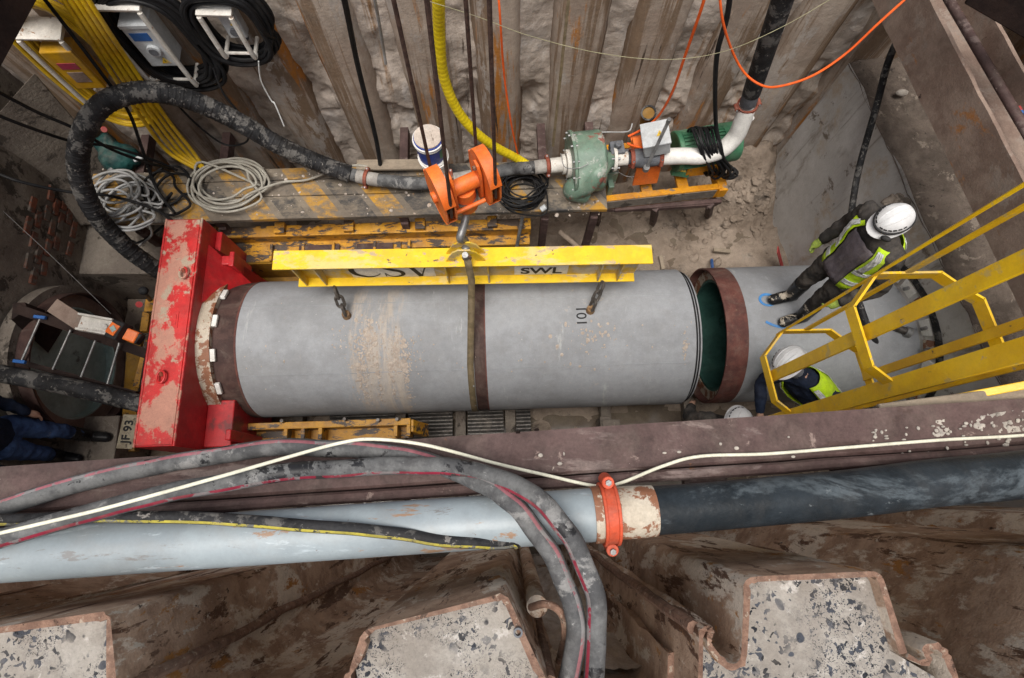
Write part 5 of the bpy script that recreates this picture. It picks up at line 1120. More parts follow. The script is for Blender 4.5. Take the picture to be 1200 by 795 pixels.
# jubilee clips and wires on the pump
cable('wire', 'thin grey wire drooping across the green pump casing', 'wire', [at(657, 180, 1.98), at(662, 196, 1.95), at(678, 197, 1.98), at(690, 192, 2.0)], .004, M['steel'])
cable('wire', 'thin grey wire under the grey valve', 'wire', [at(722, 200, 1.6), at(735, 207, 1.55), at(752, 206, 1.55), at(760, 198, 1.6)], .005, M['steel'])
cable('air_hose', 'thin grey air line across the top of the pump', 'hose', [at(690, 156, 1.9), at(712, 155, 1.95), at(730, 155, 1.95), at(738, 153, 1.98), at(741, 145, 2.0)], .007, M['grey_hose'])
# yellow pipe stub behind the pump
b = MB(); q0, q1 = at(756, 152, 1.45), at(760, 133, 1.95); b.tube([q0, q1], .07, 24); o = b.build('pipe_stub', M['yellow_dark']); tag(o, 'short dirty yellow pipe standing behind the junction box', 'pipe')
MB().ring(q1, (q1 - q0), .076, .06, .02, 24).build('black_cap_ring', M['rubber'], None)
bpy.data.objects['black_cap_ring'].parent = None
o2 = bpy.data.objects['black_cap_ring']; o2.name = 'collar'; mwl = WL['black_cap_ring'] - WL['pipe_stub']; o2.parent = o; o2.location = mwl
# ================================================================ CABLES AND HOSES IN THE AIR
yh = []
path = smooth_path([at(513, -40, 4.0), at(514, 0, 3.7), at(515, 40, 3.35), at(519, 85, 2.95), at(532, 122, 2.6), at(552, 150, 2.3), at(578, 171, 2.0), at(606, 186, 1.72), at(625, 198, 1.6)], 24)
o = MB().tube(path, .043, 20)
vs = o.v; n_ = 20
for i in range(len(path)):
    k = 1 + .05 * math.cos(i * 2.1)
    for j in range(n_): vs[i * n_ + j] = path[i] + (vs[i * n_ + j] - path[i]) * k
tag(o.build('ribbed_hose', M['yellow_hose']), 'bright yellow ribbed hose hanging from the top edge to the deck', 'hose')
cable('electric_cable', 'orange cable hanging straight down behind the hook block', 'cable', [at(583, -20, 3.6), at(586, 20, 3.4), at(591, 90, 2.8), at(600, 150, 2.2), at(609, 190, 1.6)], .009, M['orange_cable'])
cable('electric_cable', 'orange cable from the top edge down to the junction box', 'cable', [at(830, -20, 3.7), at(822, 10, 3.5), at(803, 65, 3.0), at(787, 110, 2.5), at(770, 138, 2.1), at(752, 152, 1.95), at(736, 160, 1.9)], .0115, M['orange_cable'])
cable('electric_cable', 'orange cable drooping in a wide loop under the top right beam', 'cable', [at(843, -10, 3.7), at(847, 25, 3.5), at(858, 60, 3.2), at(872, 85, 3.0), at(890, 99, 2.95), at(910, 102, 3.0), at(950, 90, 3.1), at(990, 64, 3.2), at(1030, 27, 3.4), at(1060, 0, 3.5)], .0095, M['orange_cable'])
cable('electric_cable', 'orange cable lying along the grey valve to the pump', 'cable', [at(735, 168, 1.98), at(742, 171, 1.97), at(755, 173, 1.95), at(776, 171, 1.93)], .011, M['orange_cable'])
cable('electric_cable', 'black cable from the top edge down to the pump motor', 'cable', [at(857, -20, 3.7), at(852, 20, 3.4), at(841, 60, 3.1), at(838, 100, 2.7), at(839, 145, 2.15), at(843, 170, 1.95), at(846, 195, 1.65)], .020, M['black'])
cable('water_hose', 'black hose hanging from the broad beam down behind the standing person', 'hose', [at(1120, -20, 3.0), at(1075, 15, 2.85), at(1045, 62, 2.75), at(1027, 125, 2.4), at(1005, 205, 1.9), at(996, 270, 1.75), at(997, 320, 1.62), at(1006, 352, 1.66), at(1018, 385, 1.62), at(1038, 420, 1.35), at(1060, 440, 1.1), at(1085, 452, .9)], .030, M['rubber'], n=14)
cable('string_line', 'thin pale string sagging across the top of the shaft', 'string', [at(497, 0, 3.9), at(560, 20, 3.75), at(620, 42, 3.6), at(700, 62, 3.5), at(780, 70, 3.45), at(850, 60, 3.5), at(920, 30, 3.6), at(985, -8, 3.8)], .0022, M['string'], n=6)
tag(MB().bar(at(668, -15, 3.6), at(648, 172, 2.0), .024, .005, up=V(0, -1, .2)).build('strap', M['strap']), 'flat straw coloured strap hanging down to the green pump', 'strap')
cable('wire', 'thin wire slanting across the left ring to the orange instrument', 'wire', [at(-10, 235, 1.9), at(60, 300, 1.8), at(130, 368, 1.78)], .003, M['steel'], n=6)
cable('electric_cable', 'black cable slanting across the upper left corner, upper one', 'cable', [at(-20, 98, 3.2), at(40, 130, 2.8), at(90, 152, 2.5), at(130, 175, 2.2), at(170, 190, 1.9), at(200, 198, 1.6)], .014, M['black'])
cable('electric_cable', 'black cable slanting across the upper left corner, lower one', 'cable', [at(-20, 128, 3.0), at(30, 148, 2.7), at(85, 166, 2.3), at(130, 172, 2.0), at(180, 188, 1.7), at(208, 200, 1.52)], .014, M['black'])
cable('electric_cable', 'black cable from the left edge under the big hose to the red frame', 'cable', [at(-20, 195, 2.2), at(20, 212, 2.1), at(80, 225, 1.85), at(130, 230, 1.7), at(180, 245, 1.65), at(206, 262, 1.7)], .015, M['black'])
cable('electric_cable', 'black cable hanging past the yellow cable stand down to the red frame', 'cable', [at(45, -10, 3.4), at(80, 35, 3.1), at(118, 85, 2.8), at(150, 130, 2.4), at(165, 170, 2.0), at(183, 220, 1.65), at(205, 250, 1.6)], .015, M['black'])
cable('electric_cable', 'black cable drooping below the middle cable stand', 'cable', [at(205, 120, 2.3), at(235, 150, 1.95), at(265, 170, 1.7), at(290, 165, 1.8), at(285, 140, 2.1), at(262, 110, 2.4), at(250, 80, 2.6)], .010, M['black'])
tag(MB().tube(smooth_path([at(392, -40, 3.9), at(404, 2, 3.6), at(420, 80, 2.8), at(440, 160, 1.9), at(446, 196, 1.5)], 8), .022, 10).build('black_hose', M['black']), 'black hose running down the back wall left of the hook ropes', 'hose')
cable('rope', 'grey knotted rope hanging on the back wall left of the hook ropes', 'rope', [at(437, -10, 3.8), at(443, 20, 3.5), at(449, 55, 3.1), at(452, 75, 2.9)], .012, M['grey_hose'])
cable('string', 'twisted white string hanging from the right cable stand', 'string', [at(303, 72, 3.0), at(306, 95, 2.8), at(318, 118, 2.6), at(322, 122, 2.6), at(333, 148, 2.4)], .006, M['reflect'], n=6)
# coils on the deck
coil('hose_coil', 'coil of thin beige hose lying on the left end of the striped walkway', at(272, 220, DZ), .40, .30, 7, .0125, M['beige_hose'], DZ, seed=3, jit=.07, lift=.8, tail=[at(330, 214, DZ + .06), at(360, 211, DZ + .05), at(395, 198, DZ + .1), at(420, 194, DZ + .12), at(440, 198, DZ + .08)], head=[at(228, 204, DZ + .1), at(238, 190, DZ + .14)], group='coils of hose and cable on the walkway', cat='hose coil')
coil('hose_coil', 'tangle of pale grey hose beside the loop of big black hose', at(150, 238, DZ + .02), .30, .27, 11, .0125, M['grey_hose'], DZ + .02, seed=8, jit=.13, lift=.7, tail=[at(170, 258, DZ - .0), at(178, 275, DZ - .2), at(160, 290, DZ - .4)], group='coils of hose and cable on the walkway', cat='hose coil')
coil('cable_coil', 'coil of thin black cable on the walkway under the hook block', at(612, 228, DZ), .235, .20, 17, .0085, M['black'], DZ, seed=5, jit=.05, lift=.7, tail=[at(640, 250, DZ + .02), at(615, 252, DZ + .02), at(596, 246, DZ + .02), at(590, 238, DZ + .02)], group='coils of hose and cable on the walkway', cat='cable coil')
coil('cable_coil', 'loose loops of black cable between the grey and beige coils', at(200, 222, DZ), .22, .25, 3, .014, M['black'], DZ, seed=12, jit=.1, group='coils of hose and cable on the walkway', cat='cable coil', tail=[at(170, 265, 1.2), at(140, 262, 1.15), at(160, 285, 1.0), at(195, 262, 1.3)])
q = at(634, 246, DZ + .02); tag(MB().cyl(q, q + V(.05, .02, .03), .03, n=12).build('plug', M['box_grey'], bevel=.004), 'pale plug at the end of the black cable coil', 'plug')
# green bag and cups
q = at(140, 185, 1.45); b = MB(); b.ball(q, (.22, .16, .13), 10); b.ball(q + V(-.12, .12, .06), (.12, .12, .1), 8); o = b.build('tool_bag', M['green_bag'], remesh=.02, disp=.05); tag(o, 'dark green bag on the block behind the big black hose', 'bag')
tag(MB().cyl(at(122, 152, 1.66), at(122, 152, 1.72), .03, n=14).build('bottle_cap', M['spray_red'], bevel=.004), 'small red cap lying on the dark green bag', 'cap')
q = at(128, 204, 1.42); tag(MB().cyl(q, q + V(.06, .05, .03), .035, n=14).build('pipe_fitting', M['steel'], bevel=.004), 'small steel fitting at the left end of the grey hose tangle', 'fitting')
q = at(162, 186, 1.5); tag(MB().box(q, (.10, .05, .03), Matrix.Rotation(.5, 3, 'Z')).build('crushed_can', M['box_grey'], bevel=.01), 'crushed pale carton beside the dark green bag', 'carton')
# ================================================================ CABLE STANDS (top left)
def cable_stand(px, py, w_px, drop, label, cab, seed, box, loops, rx, rz_, rc, shift=0):
    Yw = 3.72
    tl, tr_ = atY(px, py, Yw), atY(px + w_px, py + 1, Yw); w = tr_.x - tl.x; z = tl.z
    root = thing('cable_stand', label, 'cable stand', tuple((tl + tr_) / 2), 'white cable stands on the back wall')
    b = MB(); b.hexa([tl, tr_, tr_ + V(0, .20, 0), tl + V(0, .20, 0)], [tl + V(0, -.01, .03), tr_ + V(0, -.01, .03), tr_ + V(0, .20, .05), tl + V(0, .20, .05)]); b.build('shelf', M['white_dirty'], root, bevel=.004)
    for p in (tl + V(.015, 0, 0), tr_ - V(.015, 0, 0)):
        MB().tube(smooth_path([p, p - V(0, 0, drop), p - V(0, -.05, drop + .03)], 4), .021, 8).build('rod', M['white_dirty'], root)
        MB().tube([p - V(0, -.05, drop + .03), p - V(0, -.22, drop + .03)], .017, 8).build('foot', M['white_dirty'], root)
    MB().tube([tl - V(0, -.05, drop + .03), tr_ - V(0, -.05, drop + .03)], .014, 8).build('foot_bar', M['white_dirty'], root)
    # cable wound on the stand (a thing of its own)
    rnd = random.Random(seed); pts = []; c = (tl + tr_) / 2 + V(shift, .13, -drop * .5)
    for t in range(int(loops * 12)):
        a = 2 * math.pi * t / 12
        if t % 12 == 0: sc = rnd.uniform(.78, 1.06); dy = rnd.uniform(-.10, .06); ox_ = rnd.uniform(-.03, .03)
        ca, sa_ = math.cos(a), math.sin(a); sg = lambda v_: math.copysign(abs(v_) ** .75, v_)
        pts.append(c + V(rx * sc * sg(ca) + ox_, dy + .015 * rnd.random(), rz_ * sc * sg(sa_)))
    tag(MB().tube(smooth_path(pts, 4), rc, 8).build('cable_coil', cab[0]), cab[1], 'cable coil', 'cables wound on the stands')
    if box:
        bm_, kind, bw, bh, bdp, off = box; bx = thing('socket_box', kind, 'socket box', tuple(c))
        cb_ = V((tl.x + tr_.x) / 2 + off[0], tl.y + .02 + off[1], tl.z + off[2])
        b = MB(); b.box(cb_, (bw, bdp, bh)); b.build('enclosure', bm_, bx, bevel=.012); return root, bx, cb_, (bw, bdp, bh)
    return root, None, None, None
_, bx, c_, (bw, bd_, bh) = cable_stand(20, 48, 54, .80, 'left white cable stand with yellow cable', (M['yellow_cable'], 'thick coil of yellow cable on the left stand'), 3, (M['box_yellow'], 'yellow socket box with a red label inside the yellow cable coil', .27, .44, .16, (.05, .03, -.32)), 13, .34, .78, .022, .06)
f_ = c_ - V(0, bd_ / 2 + .002, 0); MB().box(f_ + V(0, 0, .06), (.16, .004, .07)).build('label_plate', M['label_red'], bx); MB().box(f_ + V(0, 0, -.07), (.14, .004, .12)).build('window', M['rust_brown'], bx)
_, bx, c_, (bw, bd_, bh) = cable_stand(101, 14, 65, .76, 'middle white cable stand with thick black cable', (M['black'], 'thick coil of black cable on the middle stand'), 4, (M['box_grey'], 'pale socket box with blue label and warning triangle', .24, .46, .20, (.06, .08, -.36)), 14, .36, .55, .021, .14)
f_ = c_ - V(0, bd_ / 2 + .002, 0)
MB().box(f_ + V(-.01, 0, .10), (.15, .004, .08)).build('label_plate', M['label_blue'], bx)
MB().box(f_ + V(0, -.001, .21), (.23, .02, .03)).build('hood', M['box_grey'], bx)
MB().cyl(f_ + V(.02, 0, -.03), f_ + V(.02, -.03, -.03), .055, n=24).build('socket', M['box_grey'], bx, bevel=.003)
MB().cyl(f_ + V(.02, -.028, -.03), f_ + V(.02, -.036, -.03), .036, n=20).build('socket_insert', M['cast_grey'], bx)
hazard_tri(f_ + V(.04, -.003, -.16), .045, V(1, 0, 0), V(0, 0, 1), bx)
MB().cyl(c_ + V(.04, 0, -bh / 2 - .06), c_ + V(.04, 0, -bh / 2), .045, n=18).build('gland', M['cast_grey'], bx)
_, bx, c_, (bw, bd_, bh) = cable_stand(231, 20, 42, .40, 'right small white cable stand with black cable', (M['black'], 'round coil of black cable on the right stand'), 5, (M['box_grey'], 'small pale socket box inside the round black coil', .15, .26, .10, (.05, .10, -.17)), 15, .30, .36, .019, .03)
f_ = c_ - V(0, bd_ / 2 + .002, 0); hazard_tri(f_ + V(.02, -.003, .03), .03, V(1, 0, 0), V(0, 0, 1), bx); MB().cyl(f_ + V(0, 0, -.05), f_ + V(0, -.02, -.05), .036, n=18).build('socket', M['cast_grey'], bx)
MB().cyl(c_ + V(.02, 0, -bh / 2 - .05), c_ + V(.02, 0, -bh / 2), .035, n=18).build('gland', M['cast_grey'], bx)
for i, (off_, s_) in enumerate((((0, 0), 7), ((7, -2), 8), ((14, 1), 9), ((-8, 2), 10), ((21, 0), 11))):
    cable('electric_cable', 'yellow cable dropping from the left cable coil to the deck, %s from the left' % ORD[i], 'cable', [at(70 + off_[0], -20, 3.6), at(105 + off_[0], 35, 3.2), at(135 + off_[0], 80, 2.7), at(175 + off_[0], 140, 2.1), at(205 + off_[0], 178, 1.65), at(232 + off_[0] * .3, 196 + off_[1], 1.5)], .019, M['yellow_cable'], group='yellow cables dropping to the deck')
# ================================================================ LEFT: STEP FRAME, INSTRUMENT, HOSE
sf = thing('rung_platform', 'rusty channel platform with thin rungs standing before the left ring', 'platform', tuple(at(90, 410, 1.6)))
u0, u1, l0_, l1_ = at(20, 362, 1.75), at(172, 415, 1.65), at(22, 424, 1.60), at(160, 462, 1.55)
b = MB(); b.bar(u0, u1, .09, .015); b.bar(u0 - V(0, -.04, .05), u1 - V(0, -.04, .05), .015, .10); b.bar(u0 - V(0, .04, .02), u1 - V(0, .04, .02), .012, .04); b.build('upper_channel', M['dark_rust'], sf)
b = MB(); b.bar(l0_, l1_, .05, .05); b.build('lower_channel', M['dark_rust'], sf)
b = MB(); b.hexa([u0 + V(-.05, .06, -.5), u0 + V(.06, .06, -.5), u0 + V(.08, .0, -.5), u0 + V(-.05, -.3, -.5)], [u0 + V(-.05, .06, 0), u0 + V(.06, .06, 0), u0 + V(.08, .0, -.02), u0 + V(-.05, -.1, -.02)]); b.build('end_plate', M['dark_rust'], sf)
for i, ((a_, c_), (e_, g_)) in enumerate((((48, 372), (25, 424)), ((83, 387), (62, 433)), ((112, 399), (95, 442)), ((140, 402), (126, 450)))):
    MB().cyl(at(a_, c_, 1.74), at(e_, g_, 1.63), .011, n=10).build('rung', M['steel'], sf)
for px, py in ((47, 372), (23, 424)): q = at(px, py, 1.76); MB().box(q, (.11, .03, .03), Matrix.Rotation(-.15, 3, 'Z')).build('blue_nut', M['label_blue'], sf, bevel=.004)
b = MB(); b.bar(at(62, 358, 1.72), at(96, 380, 1.72), .14, .02); b.build('gusset_plate', M['rust_brown'], sf)
li = thing('survey_instrument', 'orange and black survey instrument clamped to a white bracket', 'survey instrument', tuple(at(140, 388, 1.8)))
b = MB(); a_, c_ = at(94, 378, 1.82), at(134, 385, 1.82); b.bar(a_, c_, .15, .02); b.bar(a_ + V(0, .07, .02), c_ + V(0, .07, .02), .02, .06); b.bar(a_ - V(0, .07, -.02), c_ - V(0, .07, -.02), .02, .06); b.cyl(at(122, 383, 1.83), at(122, 383, 1.86), .025, n=12); b.build('white_bracket', M['white_dirty'], li, bevel=.003)
q0, q1 = at(133, 386, 1.88), at(146, 391, 1.88); b = MB(); b.bar(q0, q1, .17, .14); b.build('black_head', M['ink'], li, bevel=.012)
b = MB(); b.bar(q0 + V(.01, 0, .075), q1 + V(-.02, 0, .075), .10, .012); b.build('orange_panel', M['orange'], li)
b = MB(); b.bar(q0 + V(.04, 0, .084), q1 + V(-.035, 0, .084), .04, .006); b.build('display', M['teal_pale'], li)
q2, q3 = at(144, 390, 1.84), at(162, 397, 1.80); b = MB(); b.bar(q2, q3, .11, .10); b.build('orange_body', M['orange'], li, bevel=.012)
b = MB(); b.bar(at(158, 395, 1.80), at(165, 399, 1.79), .10, .09); b.build('lens_cap', M['ink'], li, bevel=.01)
cable('black_hose', 'black hose crossing before the left ring to the red frame', 'hose', [at(-40, 433, 1.75), at(0, 438, 1.72), at(60, 449, 1.68), at(110, 460, 1.64), at(160, 472, 1.6), at(200, 480, 1.5)], .082, M['rubber'], n=22)
# valve handles left of the red frame
hv = thing('hydraulic_valve', 'small hydraulic valve with black knob and red cap beside the red frame', 'valve', tuple(at(172, 350, 1.2)))
MB().cyl(at(176, 352, 1.1), at(170, 344, 1.35), .022, n=10).build('stem', M['chain'], hv)
MB().ball(at(168, 341, 1.38), (.05, .045, .04), 8).build('knob', M['ink'], hv)
MB().cyl(at(163, 357, 1.25), at(163, 357, 1.30), .032, n=16).build('red_cap', M['spray_red'], hv)
b = MB(); b.box(at(180, 360, 1.05), (.12, .14, .12)); b.box(at(172, 378, .95), (.08, .22, .08)); b.build('valve_block', M['yellow_old'], hv, bevel=.006)
cable('hydraulic_line', 'thin dark hydraulic line from the valve towards the left ring', 'hydraulic line', [at(182, 362, 1.1), at(176, 392, 1.05), at(168, 430, 1.0), at(163, 460, .9)], .009, M['black'])
# red mark and scrap near the right
q = at(918, 300, .25); tag(MB().bar(at(914, 292, .5) - rn * .03, at(920, 315, .05) - rn * .03, .09, .01).build('red_marker_board', M['spray_red']), 'red painted strip at the foot of the right headwall', 'marker')
tag(MB().bar(at(836, 293, .09), at(856, 295, .09), .05, .04).build('timber_offcut', M['wood'], bevel=.006), 'small timber offcut lying in the mud by the gap between the pipes', 'timber')
tag(MB().bar(at(774, 300, .05), at(777, 316, .05), .05, .04).build('timber_offcut', M['wood'], bevel=.006), 'short timber stub in the puddle behind the right pipe', 'timber')
tag(MB().cyl(at(834, 305, .1), at(835, 317, .3), .02, n=8).build('steel_pin', M['label_blue']), 'blue capped steel pin beside the open pipe end', 'pin')
q = at(1050, 358, 1.6)
pf = thing('pipe_fitting', 'steel hose fitting lying on the right pipe behind the yellow hoop', 'fitting', tuple(q)); e = joint_pt(q.x, -.3, PR)
MB().cyl(e + V(-.10, .06, .03), e + V(.03, .0, .03), .035, n=16).build('barrel', M['chain'], pf); MB().cyl(e + V(.03, .0, .03), e + V(.08, -.02, .03), .05, n=16).build('bright_cap', M['steel'], pf, bevel=.005)
q = at(1055, 245, 1.9); b = MB()
rnd = random.Random(9)
for i in range(14): b.ball(at(1052 + rnd.uniform(-12, 12), 238 + rnd.uniform(-8, 8), 2.16), (rnd.uniform(.02, .07), rnd.uniform(.02, .06), rnd.uniform(.02, .05)), 5)
tag(b.build('soil_clods', M['concrete_dirty']), 'dark soil clods broken from the headwall edge above the standing person', kind='stuff')
# ================================================================ YELLOW CAGED LADDER
lad = thing('caged_ladder', 'yellow steel ladder with safety cage going down beside the front waler', 'ladder', tuple(at(980, 478, 0)))
zh1 = 3.05
h1px = [(926, 486), (907, 471), (893, 418), (915, 388), (971, 387), (990, 401), (1007, 411), (1017, 440), (1026, 464)]
hp1 = [at(x, y, zh1) for x, y in h1px]
outw2 = [V(p.x, p.y, 0) for p in hp1]
def ribbon(b, pts, w, th):                       # flat bar standing on edge along a horizontal path
    cen = sum(pts, V(0, 0, 0)) / len(pts)
    for i in range(len(pts) - 1):
        a_, c_ = pts[i], pts[i + 1]; d_ = (c_ - a_).normalized(); s_ = V(d_.y, -d_.x, 0) * th
        b.hexa([a_ - V(0, 0, w / 2), c_ - V(0, 0, w / 2), c_ + s_ - V(0, 0, w / 2), a_ + s_ - V(0, 0, w / 2)], [a_ + V(0, 0, w / 2), c_ + V(0, 0, w / 2), c_ + s_ + V(0, 0, w / 2), a_ + s_ + V(0, 0, w / 2)])
zs = [zh1, zh1 + 1.02, zh1 + 2.45]
for z in zs:
    b = MB(); ribbon(b, [V(p.x, p.y, z) for p in outw2], .075, .012); b.build('cage_hoop', M['yellow_lad'], lad, bevel=.002)
def vbar(p, z0, z1, w, th, ang, name='cage_bar'):
    b = MB(); b.box((p.x, p.y, (z0 + z1) / 2), (w, th, z1 - z0), Matrix.Rotation(ang, 3, 'Z')); return b.build(name, M['yellow_lad'], lad, bevel=.002)
zt = zs[-1] + .3
vbar(at(905, 441, zh1) + V(0, 0, 0), zh1 - .03, zt, .016, .075, 0)
vbar(at(1015, 441, zh1), zh1 - .03, zt, .016, .055, 0)
vbar(at(914, 390, zh1), zh1 - .03, zt, .035, .014, .6)
vbar(at(942, 388, zh1), zh1 - .03, zt, .035, .014, 0)
s_a, s_b = at(926, 488, zh1), at(1027, 467, zh1)
for p in (s_a, s_b): vbar(p, .3, zt, .02, .09, 0, 'stile')
z = .5
while z < zt - .1:
    MB().cyl(V(s_a.x, s_a.y, z), V(s_b.x, s_b.y, z), .014, n=10).build('rung', M['yellow_lad'], lad); z += .29
# yellow rail and sandy plank on the waler at the right
tag(MB().bar(at(1060, 478, 4.50), at(1215, 449, 4.66), .03, .05).build('guard_rail', M['yellow_lad'], bevel=.003), 'short yellow rail lying behind the waler at the right edge', 'rail')
tag(MB().bar(at(1030, 483, 4.58), at(1225, 458, 4.62), .06, .03).build('sandy_plank', M['wood'], bevel=.006), 'sand covered plank lying along the pit edge below the ladder', 'plank')
# ================================================================ PEOPLE
def hand_tubes(b, wrist, d, palm_n, s=1, curl=.5, r=.0095):
    """palm and five bent fingers; d forearm direction, palm_n the palm's normal, s which side the thumb leaves"""
    d = d.normalized(); n_ = (palm_n - d * palm_n.dot(d)).normalized(); t_ = d.cross(n_) * s
    b.tube([wrist, wrist + d * .03, wrist + d * .06, wrist + d * .095], lambda t: .024 + .012 * math.sin(t * 2.6), 12, squash=.62 if abs(n_.z) > .5 else 1)
    for k in range(4):
        o_ = (k - 1.5) * .019; L_ = (.068, .078, .072, .056)[k]; a0 = wrist + d * .085 + t_ * o_; p = [wrist + d * .05 + t_ * o_ * .8, a0]; a_ = 0
        for j in range(3): a_ += curl * (.5 + .3 * j); p.append(p[-1] + (d * math.cos(a_) + n_ * math.sin(a_)) * L_ * (.45, .32, .25)[j])
        b.tube(p, lambda t: r * (1.05 - .25 * t), 8)
    b.tube([wrist + d * .02 + t_ * -.012, wrist + d * .045 - t_ * .036, wrist + d * .072 - t_ * .046 + n_ * .01, wrist + d * .095 - t_ * .043 + n_ * .02], lambda t: r * (1.35 - .35 * t), 8)
def person(label, base, face, J, jacket, trousers, boots, vest=None, gloves=None, helmet=True, shirt=None, strap=False, height=1.78, boot_h=.30, hs=1.0):
    """J: joints as (right, front, up) in metres in the person's own frame"""
    root = thing('person', label, 'person', tuple(base))
    fr = V(math.cos(face), math.sin(face), 0); rt = V(fr.y, -fr.x, 0)
    def W(p): return base + rt * p[0] + fr * p[1] + V(0, 0, p[2])
    Jw = {k: W(v) for k, v in J.items()}
    pel, che, nek, hd = Jw['pelvis'], Jw['chest'], Jw['neck'], Jw['head']
    def spine(s):
        return pel.lerp(che, s / .62) if s < .62 else che.lerp(nek, (s - .62) / .38)
    sh_r = (Jw['sh_r'] - Jw['sh_l']).normalized(); hip_r = rt
    PF = [(0, .165, .115), (.2, .160, .112), (.45, .175, .120), (.62, .195, .128), (.8, .200, .118), (.92, .15, .092), (1.0, .075, .07)]
    def prof(s):
        for i in range(len(PF) - 1):
            a_, c_ = PF[i], PF[i + 1]
            if s <= c_[0]: t = (s - a_[0]) / (c_[0] - a_[0]); return a_[1] + (c_[1] - a_[1]) * t, a_[2] + (c_[2] - a_[2]) * t
        return PF[-1][1:]
    def TP(s, ang, k=1.0, add=0):
        c_ = spine(s); ax_ = (spine(min(1, s + .05)) - spine(max(0, s - .05))).normalized(); r_ = hip_r.lerp(sh_r, min(1, s * 1.3)); r_ = (r_ - ax_ * r_.dot(ax_)).normalized(); f_ = ax_.cross(r_)
        if f_.dot(fr) < 0 and abs(f_.dot(fr)) > .3: f_ = -f_
        rx, ry = prof(s); rx = rx * k + add; ry = ry * k + add
        ca, sa_ = math.cos(ang), math.sin(ang); e = .85
        return c_ + r_ * (rx * math.copysign(abs(ca) ** e, ca)) + f_ * (ry * math.copysign(abs(sa_) ** e, sa_))
    def torso(b, k, add, s0=0, s1=1.0):
        n, m = 28, 16; vs = [TP(s0 + (s1 - s0) * i / m, 2 * math.pi * j / n, k, add) for i in range(m + 1) for j in range(n)]
        b.add(vs, [(i * n + j, i * n + (j + 1) % n, (i + 1) * n + (j + 1) % n, (i + 1) * n + j) for i in range(m) for j in range(n)] + [tuple(range(n)), tuple(range(m * n, m * n + n))])
    def limb(b, ps, rs_):
        pts = smooth_path(ps, 5); n = len(pts); m = len(rs_) - 1
        def rr(t): x = t * m; i = min(m - 1, int(x)); return rs_[i] + (rs_[i + 1] - rs_[i]) * (x - i)
        b.tube(pts, rr, 16); b.ball(pts[0], rs_[0], 8); b.ball(pts[-1], rs_[-1], 8)
    up_h = (hd - nek).normalized(); hsc = hs
    look = fr * .8 + V(0, 0, -.5) if not 'look' in J else (Jw['look'] - hd)
    look = (look - up_h * look.dot(up_h)).normalized(); hr_ = look.cross(up_h); HM = Matrix((hr_, look, up_h)).transposed()
    # body: one continuous figure
    b = MB(); torso(b, .86, -.01)
    b.tube([nek - up_h * .06, nek + up_h * .03, hd - up_h * .05], .055, 16)
    b.ball(hd, (.076, .092, .108), 14, rot=HM); b.ball(hd + look * .035 - up_h * .06, (.055, .058, .055), 10, rot=HM)
    b.ball(hd + look * .100 - up_h * .022, (.014, .020, .024), 6, rot=HM)
    for s in (-1, 1): b.ball(hd + hr_ * s * .076 - up_h * .01, (.012, .022, .032), 6, rot=HM)
    for s, sd_ in (('r', 1), ('l', -1)):
        limb(b, [Jw['sh_' + s], Jw['el_' + s], Jw['wr_' + s]], [.045, .04, .036, .032, .026]); limb(b, [Jw['hip_' + s], Jw['kn_' + s], Jw['an_' + s]], [.08, .07, .052, .05, .038])
        if not gloves: hand_tubes(b, Jw['wr_' + s], Jw['wr_' + s] - Jw['el_' + s], -rt * sd_ + V(0, 0, -.2), sd_, .45)
    b.build('body', M['skin'], root, remesh=.0085)
    e = MB()
    for s in (-1, 1): e.ball(hd + look * .083 + hr_ * s * .03 + up_h * .004, .010, 6)
    e.build('eyes', M['ink'], root)
    # jacket
    b = MB(); torso(b, 1.0, .0, 0, .97)
    for s in 'rl':
        b.ball(Jw['sh_' + s], .072, 10); b.tube([che.lerp(nek, .45), Jw['sh_' + s]], .085, 14)
        wr = Jw['el_' + s].lerp(Jw['wr_' + s], .93); limb(b, [Jw['sh_' + s], Jw['sh_' + s].lerp(Jw['el_' + s], .5), Jw['el_' + s], Jw['el_' + s].lerp(wr, .6), wr], [.070, .066, .058, .054, .046])
    b.tube([nek - up_h * .03, nek + up_h * .035], .075, 16)
    b.build('jacket', jacket, root, remesh=.012, disp=.034)
    b = MB(); torso(b, .98, .0, 0, .16)
    for s in 'rl':
        lo_ = Jw['kn_' + s].lerp(Jw['an_' + s], .62)
        limb(b, [Jw['hip_' + s], Jw['hip_' + s].lerp(Jw['kn_' + s], .5), Jw['kn_' + s], lo_], [.108, .095, .078, .068, .060]); b.ball(Jw['hip_' + s], .112, 10)
    b.build('trousers', trousers, root, remesh=.012, disp=.034)
    for s in 'rl':
        b = MB(); an, kn, toe = Jw['an_' + s], Jw['kn_' + s], Jw['toe_' + s]; td_ = (toe - an); td_.z = 0; td_.normalize(); to = V(an.x, an.y, toe.z)
        top = an.lerp(kn, boot_h / (kn - an).length); b.tube([top, top.lerp(an, .5), an, to + V(0, 0, .06)], lambda t: .074 - .014 * t, 16)
        b.tube([to - td_ * .055 + V(0, 0, .046), to + V(0, 0, .052), to + td_ * .09 + V(0, 0, .05), to + td_ * .155 + V(0, 0, .034), to + td_ * .195 + V(0, 0, .028)], lambda t: .056 + .006 * math.sin(t * 3.1) - .010 * t, 14)
        b.ball(to + td_ * .165 + V(0, 0, .038), (.055, .055, .036), 8)
        b.build('boot', boots, root, remesh=.009)
